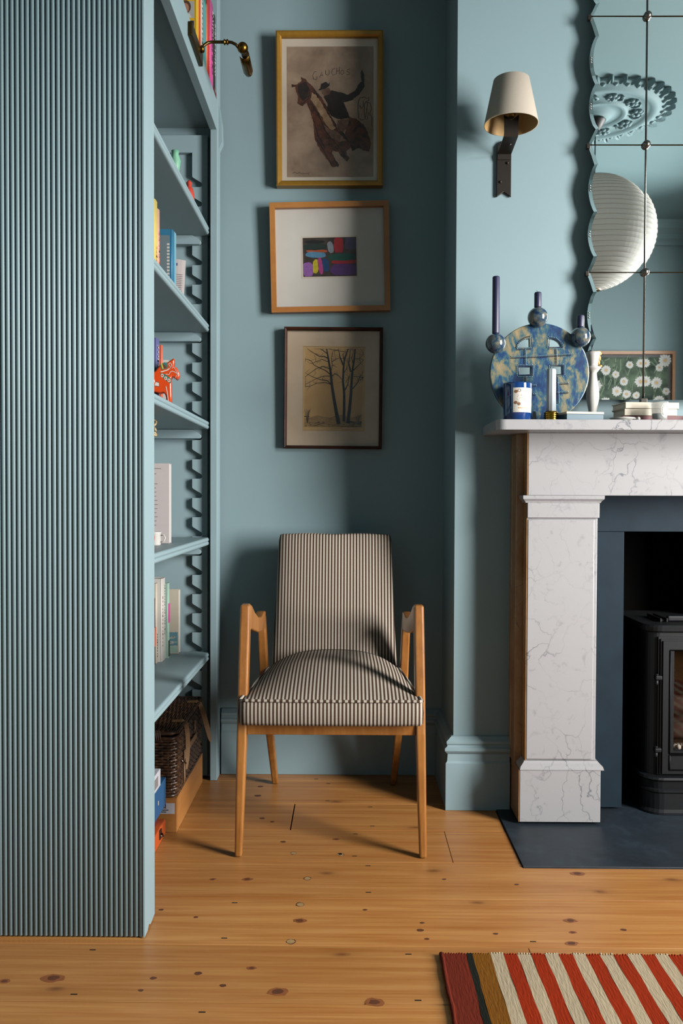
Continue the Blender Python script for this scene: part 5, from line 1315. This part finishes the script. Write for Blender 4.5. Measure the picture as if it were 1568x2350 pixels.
# ================================================================== rug
rg = thing('striped_rug', 'flatwoven rug striped in rust, ochre, cream and orange red', 'rug', (1.0, 1.2, 0))
rx = .206; rows = 26; y1, y0 = 1.782, .70
W0 = [('rug_rust', .0525), ('rug_black', .0135), ('rug_ochre', .0385)]
xx = rx
seq = list(W0)
while sum(q[1] for q in seq) < 1.55: seq += [('rug_cream', .0290), ('rug_red', .0305)]
def wob(i, j): return .0008*math.sin(j*1.7+i*2.3)+.0005*math.sin(j*3.1+i)
b = MB(); cols = [rx]
for m_, w_ in seq: cols.append(cols[-1]+w_)
for k_, (m_, w_) in enumerate(seq):
    vs = []; endj = .002*math.sin(k_*2.1)+(.003 if 'cream' in m_ else 0)
    for j in range(rows+1):
        y = y1+(y0-y1)*j/rows + (endj if j == 0 else 0)
        for e in (0, 1): vs.append((cols[k_+e]+wob(k_+e, j), y, .006+.0008*math.sin(j*1.1+k_)))
        for e in (0, 1): vs.append((cols[k_+e]+wob(k_+e, j), y, .0008))
    fs = []
    for j in range(rows):
        a = 4*j; c = a+4; fs += [(a, a+1, c+1, c), (a+2, c+2, c+3, a+3)]
        if k_ == 0: fs.append((a, c, c+2, a+2))
        if k_ == len(seq)-1: fs.append((a+1, a+3, c+3, c+1))
    fs += [(0, 2, 3, 1), (4*rows, 4*rows+1, 4*rows+3, 4*rows+2)]
    b.add(vs, fs, m_)
b.build('woven_field', rg)
b = MB(); b.tube([(rx-.002+wob(0, j/2), y1-(y1-y0)*j/(rows*2), .006) for j in range(rows*2+1)], [.0048+.0007*math.sin(j*2.2) for j in range(rows*2+1)], 'rug_rust', 7); b.build('corded_edge', rg)
b = MB()
for k_, (m_, w_) in enumerate(seq):
    n = max(2, int(w_/.0055))
    for i in range(n):
        x = cols[k_]+w_*(i+.5)/n; b.ball((x, y1+.003*('cream' in m_)+random.uniform(0, .002), .0055), random.uniform(.0022, .0034), m_, 6)
b.build('knotted_end', rg, kind='stuff')

# ================================================================== what the mirror shows: ceiling rose, paper lantern, daisy picture
RX, RY = 1.255, 0.965
rs = thing('ceiling_rose', 'ornate plaster ceiling rose with leaf border seen in the mirror', 'ceiling rose', (RX, RY, CEIL))
prof = [(.34, 0), (.345, -.006), (.335, -.014), (.30, -.018), (.285, -.03), (.262, -.034), (.25, -.026), (.235, -.022), (.16, -.02), (.15, -.03), (.14, -.034), (.128, -.024), (.09, -.022), (.07, -.04), (.03, -.05), (.001, -.05)]
MB().lathe(prof, (RX, RY, CEIL), 'ceiling_paint', 64, caps=False).build('medallion', rs)
NL = 34; first = None
for i in range(NL):
    a = 2*PI*i/NL
    if first is None:
        b = MB(); rings = []
        for q in range(7):
            f = q/6; r_ = .29+.078*f; w_ = .020*math.sin(PI*(.25+.7*f)); h_ = .010+.026*math.sin(PI*f*.8)
            rings.append([(r_, -w_, -.002), (r_, -w_*.5, -h_*.7), (r_, 0, -h_*.45), (r_, w_*.5, -h_*.7), (r_, w_, -.002)])
        b.loft(rings, 'ceiling_paint', smooth=False); o = b.build('acanthus_leaf', rs, local=True); first = o.data
    else: o = bpy.data.objects.new('acanthus_leaf', first); COL.objects.link(o); o.parent = rs
    o.rotation_euler = (0, 0, a)
fb = None
for i in range(NL):
    a = 2*PI*(i+.5)/NL
    if fb is None: o = MB().ball((.312, 0, -.017), .012, 'ceiling_paint', 10, .8).build('bead', rs, local=True); fb = o.data
    else: o = bpy.data.objects.new('bead', fb); COL.objects.link(o); o.parent = rs
    o.rotation_euler = (0, 0, a)
ff = None
for i in range(10):
    a = 2*PI*i/10+.2
    if ff is None:
        b = MB()
        for k_ in range(6): b.ball((.20+.022*math.cos(k_), .022*math.sin(k_), -.026), .014, 'ceiling_paint', 8, .7)
        b.ball((.20, 0, -.034), .012, 'ceiling_paint', 8); b.tube([(.17, -.04, -.022), (.19, -.055, -.03), (.215, -.05, -.03), (.222, -.035, -.026)], .006, 'ceiling_paint', 6)
        o = b.build('flower_boss', rs, local=True); ff = o.data
    else: o = bpy.data.objects.new('flower_boss', ff); COL.objects.link(o); o.parent = rs
    o.rotation_euler = (0, 0, a)
plain('lantern_rib', (190, 176, 152), .7)
lz = 2.335
ln = thing('paper_lantern', 'large round ribbed white paper lantern hanging from the ceiling', 'lantern', (RX, RY, lz-.28))
rings = 34; prof = []; R_ = .285
for i in range(rings*2+1):
    th = .12+(PI-.2)*i/(rings*2); rr_ = R_*math.sin(th); rr_ *= (1.0 if i % 2 == 0 else .992)
    prof.append((rr_, R_*1.0*-math.cos(th)))
MB().lathe(prof, (RX, RY, lz), 'rice_paper', 64, caps=False, smooth=False).build('paper_globe', ln)
rb = MB()
for i in range(0, rings*2+1, 2):
    rb.lathe([(prof[i][0]+.0004, prof[i][1]-.0010), (prof[i][0]+.0012, prof[i][1]), (prof[i][0]+.0004, prof[i][1]+.0010)], (RX, RY, lz), 'lantern_rib', 64, caps=False)
rb.build('bamboo_ribs', ln)
MB().lathe([(.034, -.006), (.036, 0), (.034, .006)], (RX, RY, lz-R_*math.cos(.12)), 'c_rope', 24, caps=False).build('bottom_ring', ln)
MB().tube([(RX, RY, lz+.2), (RX, RY, CEIL-.09)], .003, 'c_black', 6).build('flex', ln)
MB().lathe([(.02, -.10), (.05, -.052), (.052, -.05)], (RX, RY, CEIL), 'iron_black', 20).build('ceiling_cup', ln)

def dfr():
    x0, x1, z0, z1 = 1.52, 2.335, 1.46, 2.045
    t = thing('daisy_photograph', 'oak framed photograph of white daisies on the opposite wall', 'picture', ((x0+x1)/2, REAR+.001, z0))
    w_, h_ = x1-x0, z1-z0; f = .022
    for bx_ in ((-w_/2, w_/2, 0, f), (-w_/2, w_/2, h_-f, h_), (-w_/2, -w_/2+f, f, h_-f), (w_/2-f, w_/2, f, h_-f)): MB().box(bx_[0], bx_[1], 0, .035, bx_[2], bx_[3], 'oak_frame').build('frame_rail', t, local=True)
    paperprint('daisy_ground', (48, 64, 58), (128, 150, 126), 7)
    MB().box(-w_/2+f, w_/2-f, 0, .012, f, h_-f, 'c_black').box(-w_/2+f+.025, w_/2-f-.025, .0122, .0126, f+.02, h_-f-.02, 'daisy_ground').build('print_sheet', t, local=True)
    b = MB(); rnd = random.Random(11)
    lay = [0]
    def daisy(cx, cz_, r, m='c_petal'):
        lay[0] += 1; yy = .013+.00012*lay[0]; n = 13; off = rnd.uniform(0, 1)
        for k_ in range(n):
            a = 2*PI*k_/n+off; ca_, sa_ = math.cos(a), math.sin(a); w2 = r*.17; rr_ = r*rnd.uniform(.85, 1.05)
            P = [(cx+ca_*r*.15-sa_*w2*.4, cz_+sa_*r*.15+ca_*w2*.4), (cx+ca_*rr_*.8-sa_*w2, cz_+sa_*rr_*.8+ca_*w2), (cx+ca_*rr_, cz_+sa_*rr_), (cx+ca_*rr_*.8+sa_*w2, cz_+sa_*rr_*.8-ca_*w2), (cx+ca_*r*.15+sa_*w2*.4, cz_+sa_*r*.15-ca_*w2*.4)]
            b.poly([(p[0], yy, p[1]) for p in P], m)
        b.poly([(cx+r*.24*math.cos(q), yy+.00006, cz_+r*.22*math.sin(q)) for q in [2*PI*i/12 for i in range(12)]], 'c_wax')
    for i in range(60):
        x, z = rnd.uniform(-w_/2+.06, w_/2-.06), rnd.uniform(.05, h_-.06); b.strip([(x, z), (x+rnd.uniform(-.03, .03), z+.06), (min(max(x+rnd.uniform(-.05, .05), -w_/2+.06), w_/2-.06), min(z+.13, h_-.05))], rnd.uniform(.003, .008), 'c_stem', lambda u, v: (u, .0128, v))
    E2 = 6.03
    for cx, cz_, r in ((.20, .50, .035), (.12, .49, .03), (.30, .47, .032), (.34, .52, .05), (.28, .36, .045), (.20, .37, .045), (.08, .37, .035), (.03, .30, .04), (.10, .28, .035), (.17, .27, .03), (.30, .23, .045), (-.05, .45, .04), (-.12, .34, .045), (-.2, .48, .04), (-.28, .38, .05), (-.22, .24, .045), (-.33, .5, .04), (.02, .42, .03), (.35, .30, .03), (-.05, .22, .04), (.22, .15, .04)): daisy(cx, cz_, r)
    hair = [(-.10, .045), (.16, .045), (.15, .12), (.10, .19), (.03, .225), (-.04, .2), (-.09, .13)]
    b.poly([(x, .0175, z) for x, z in hair], 'c_blond'); b.build('photographed_daisies', t, local=True)
dfr()
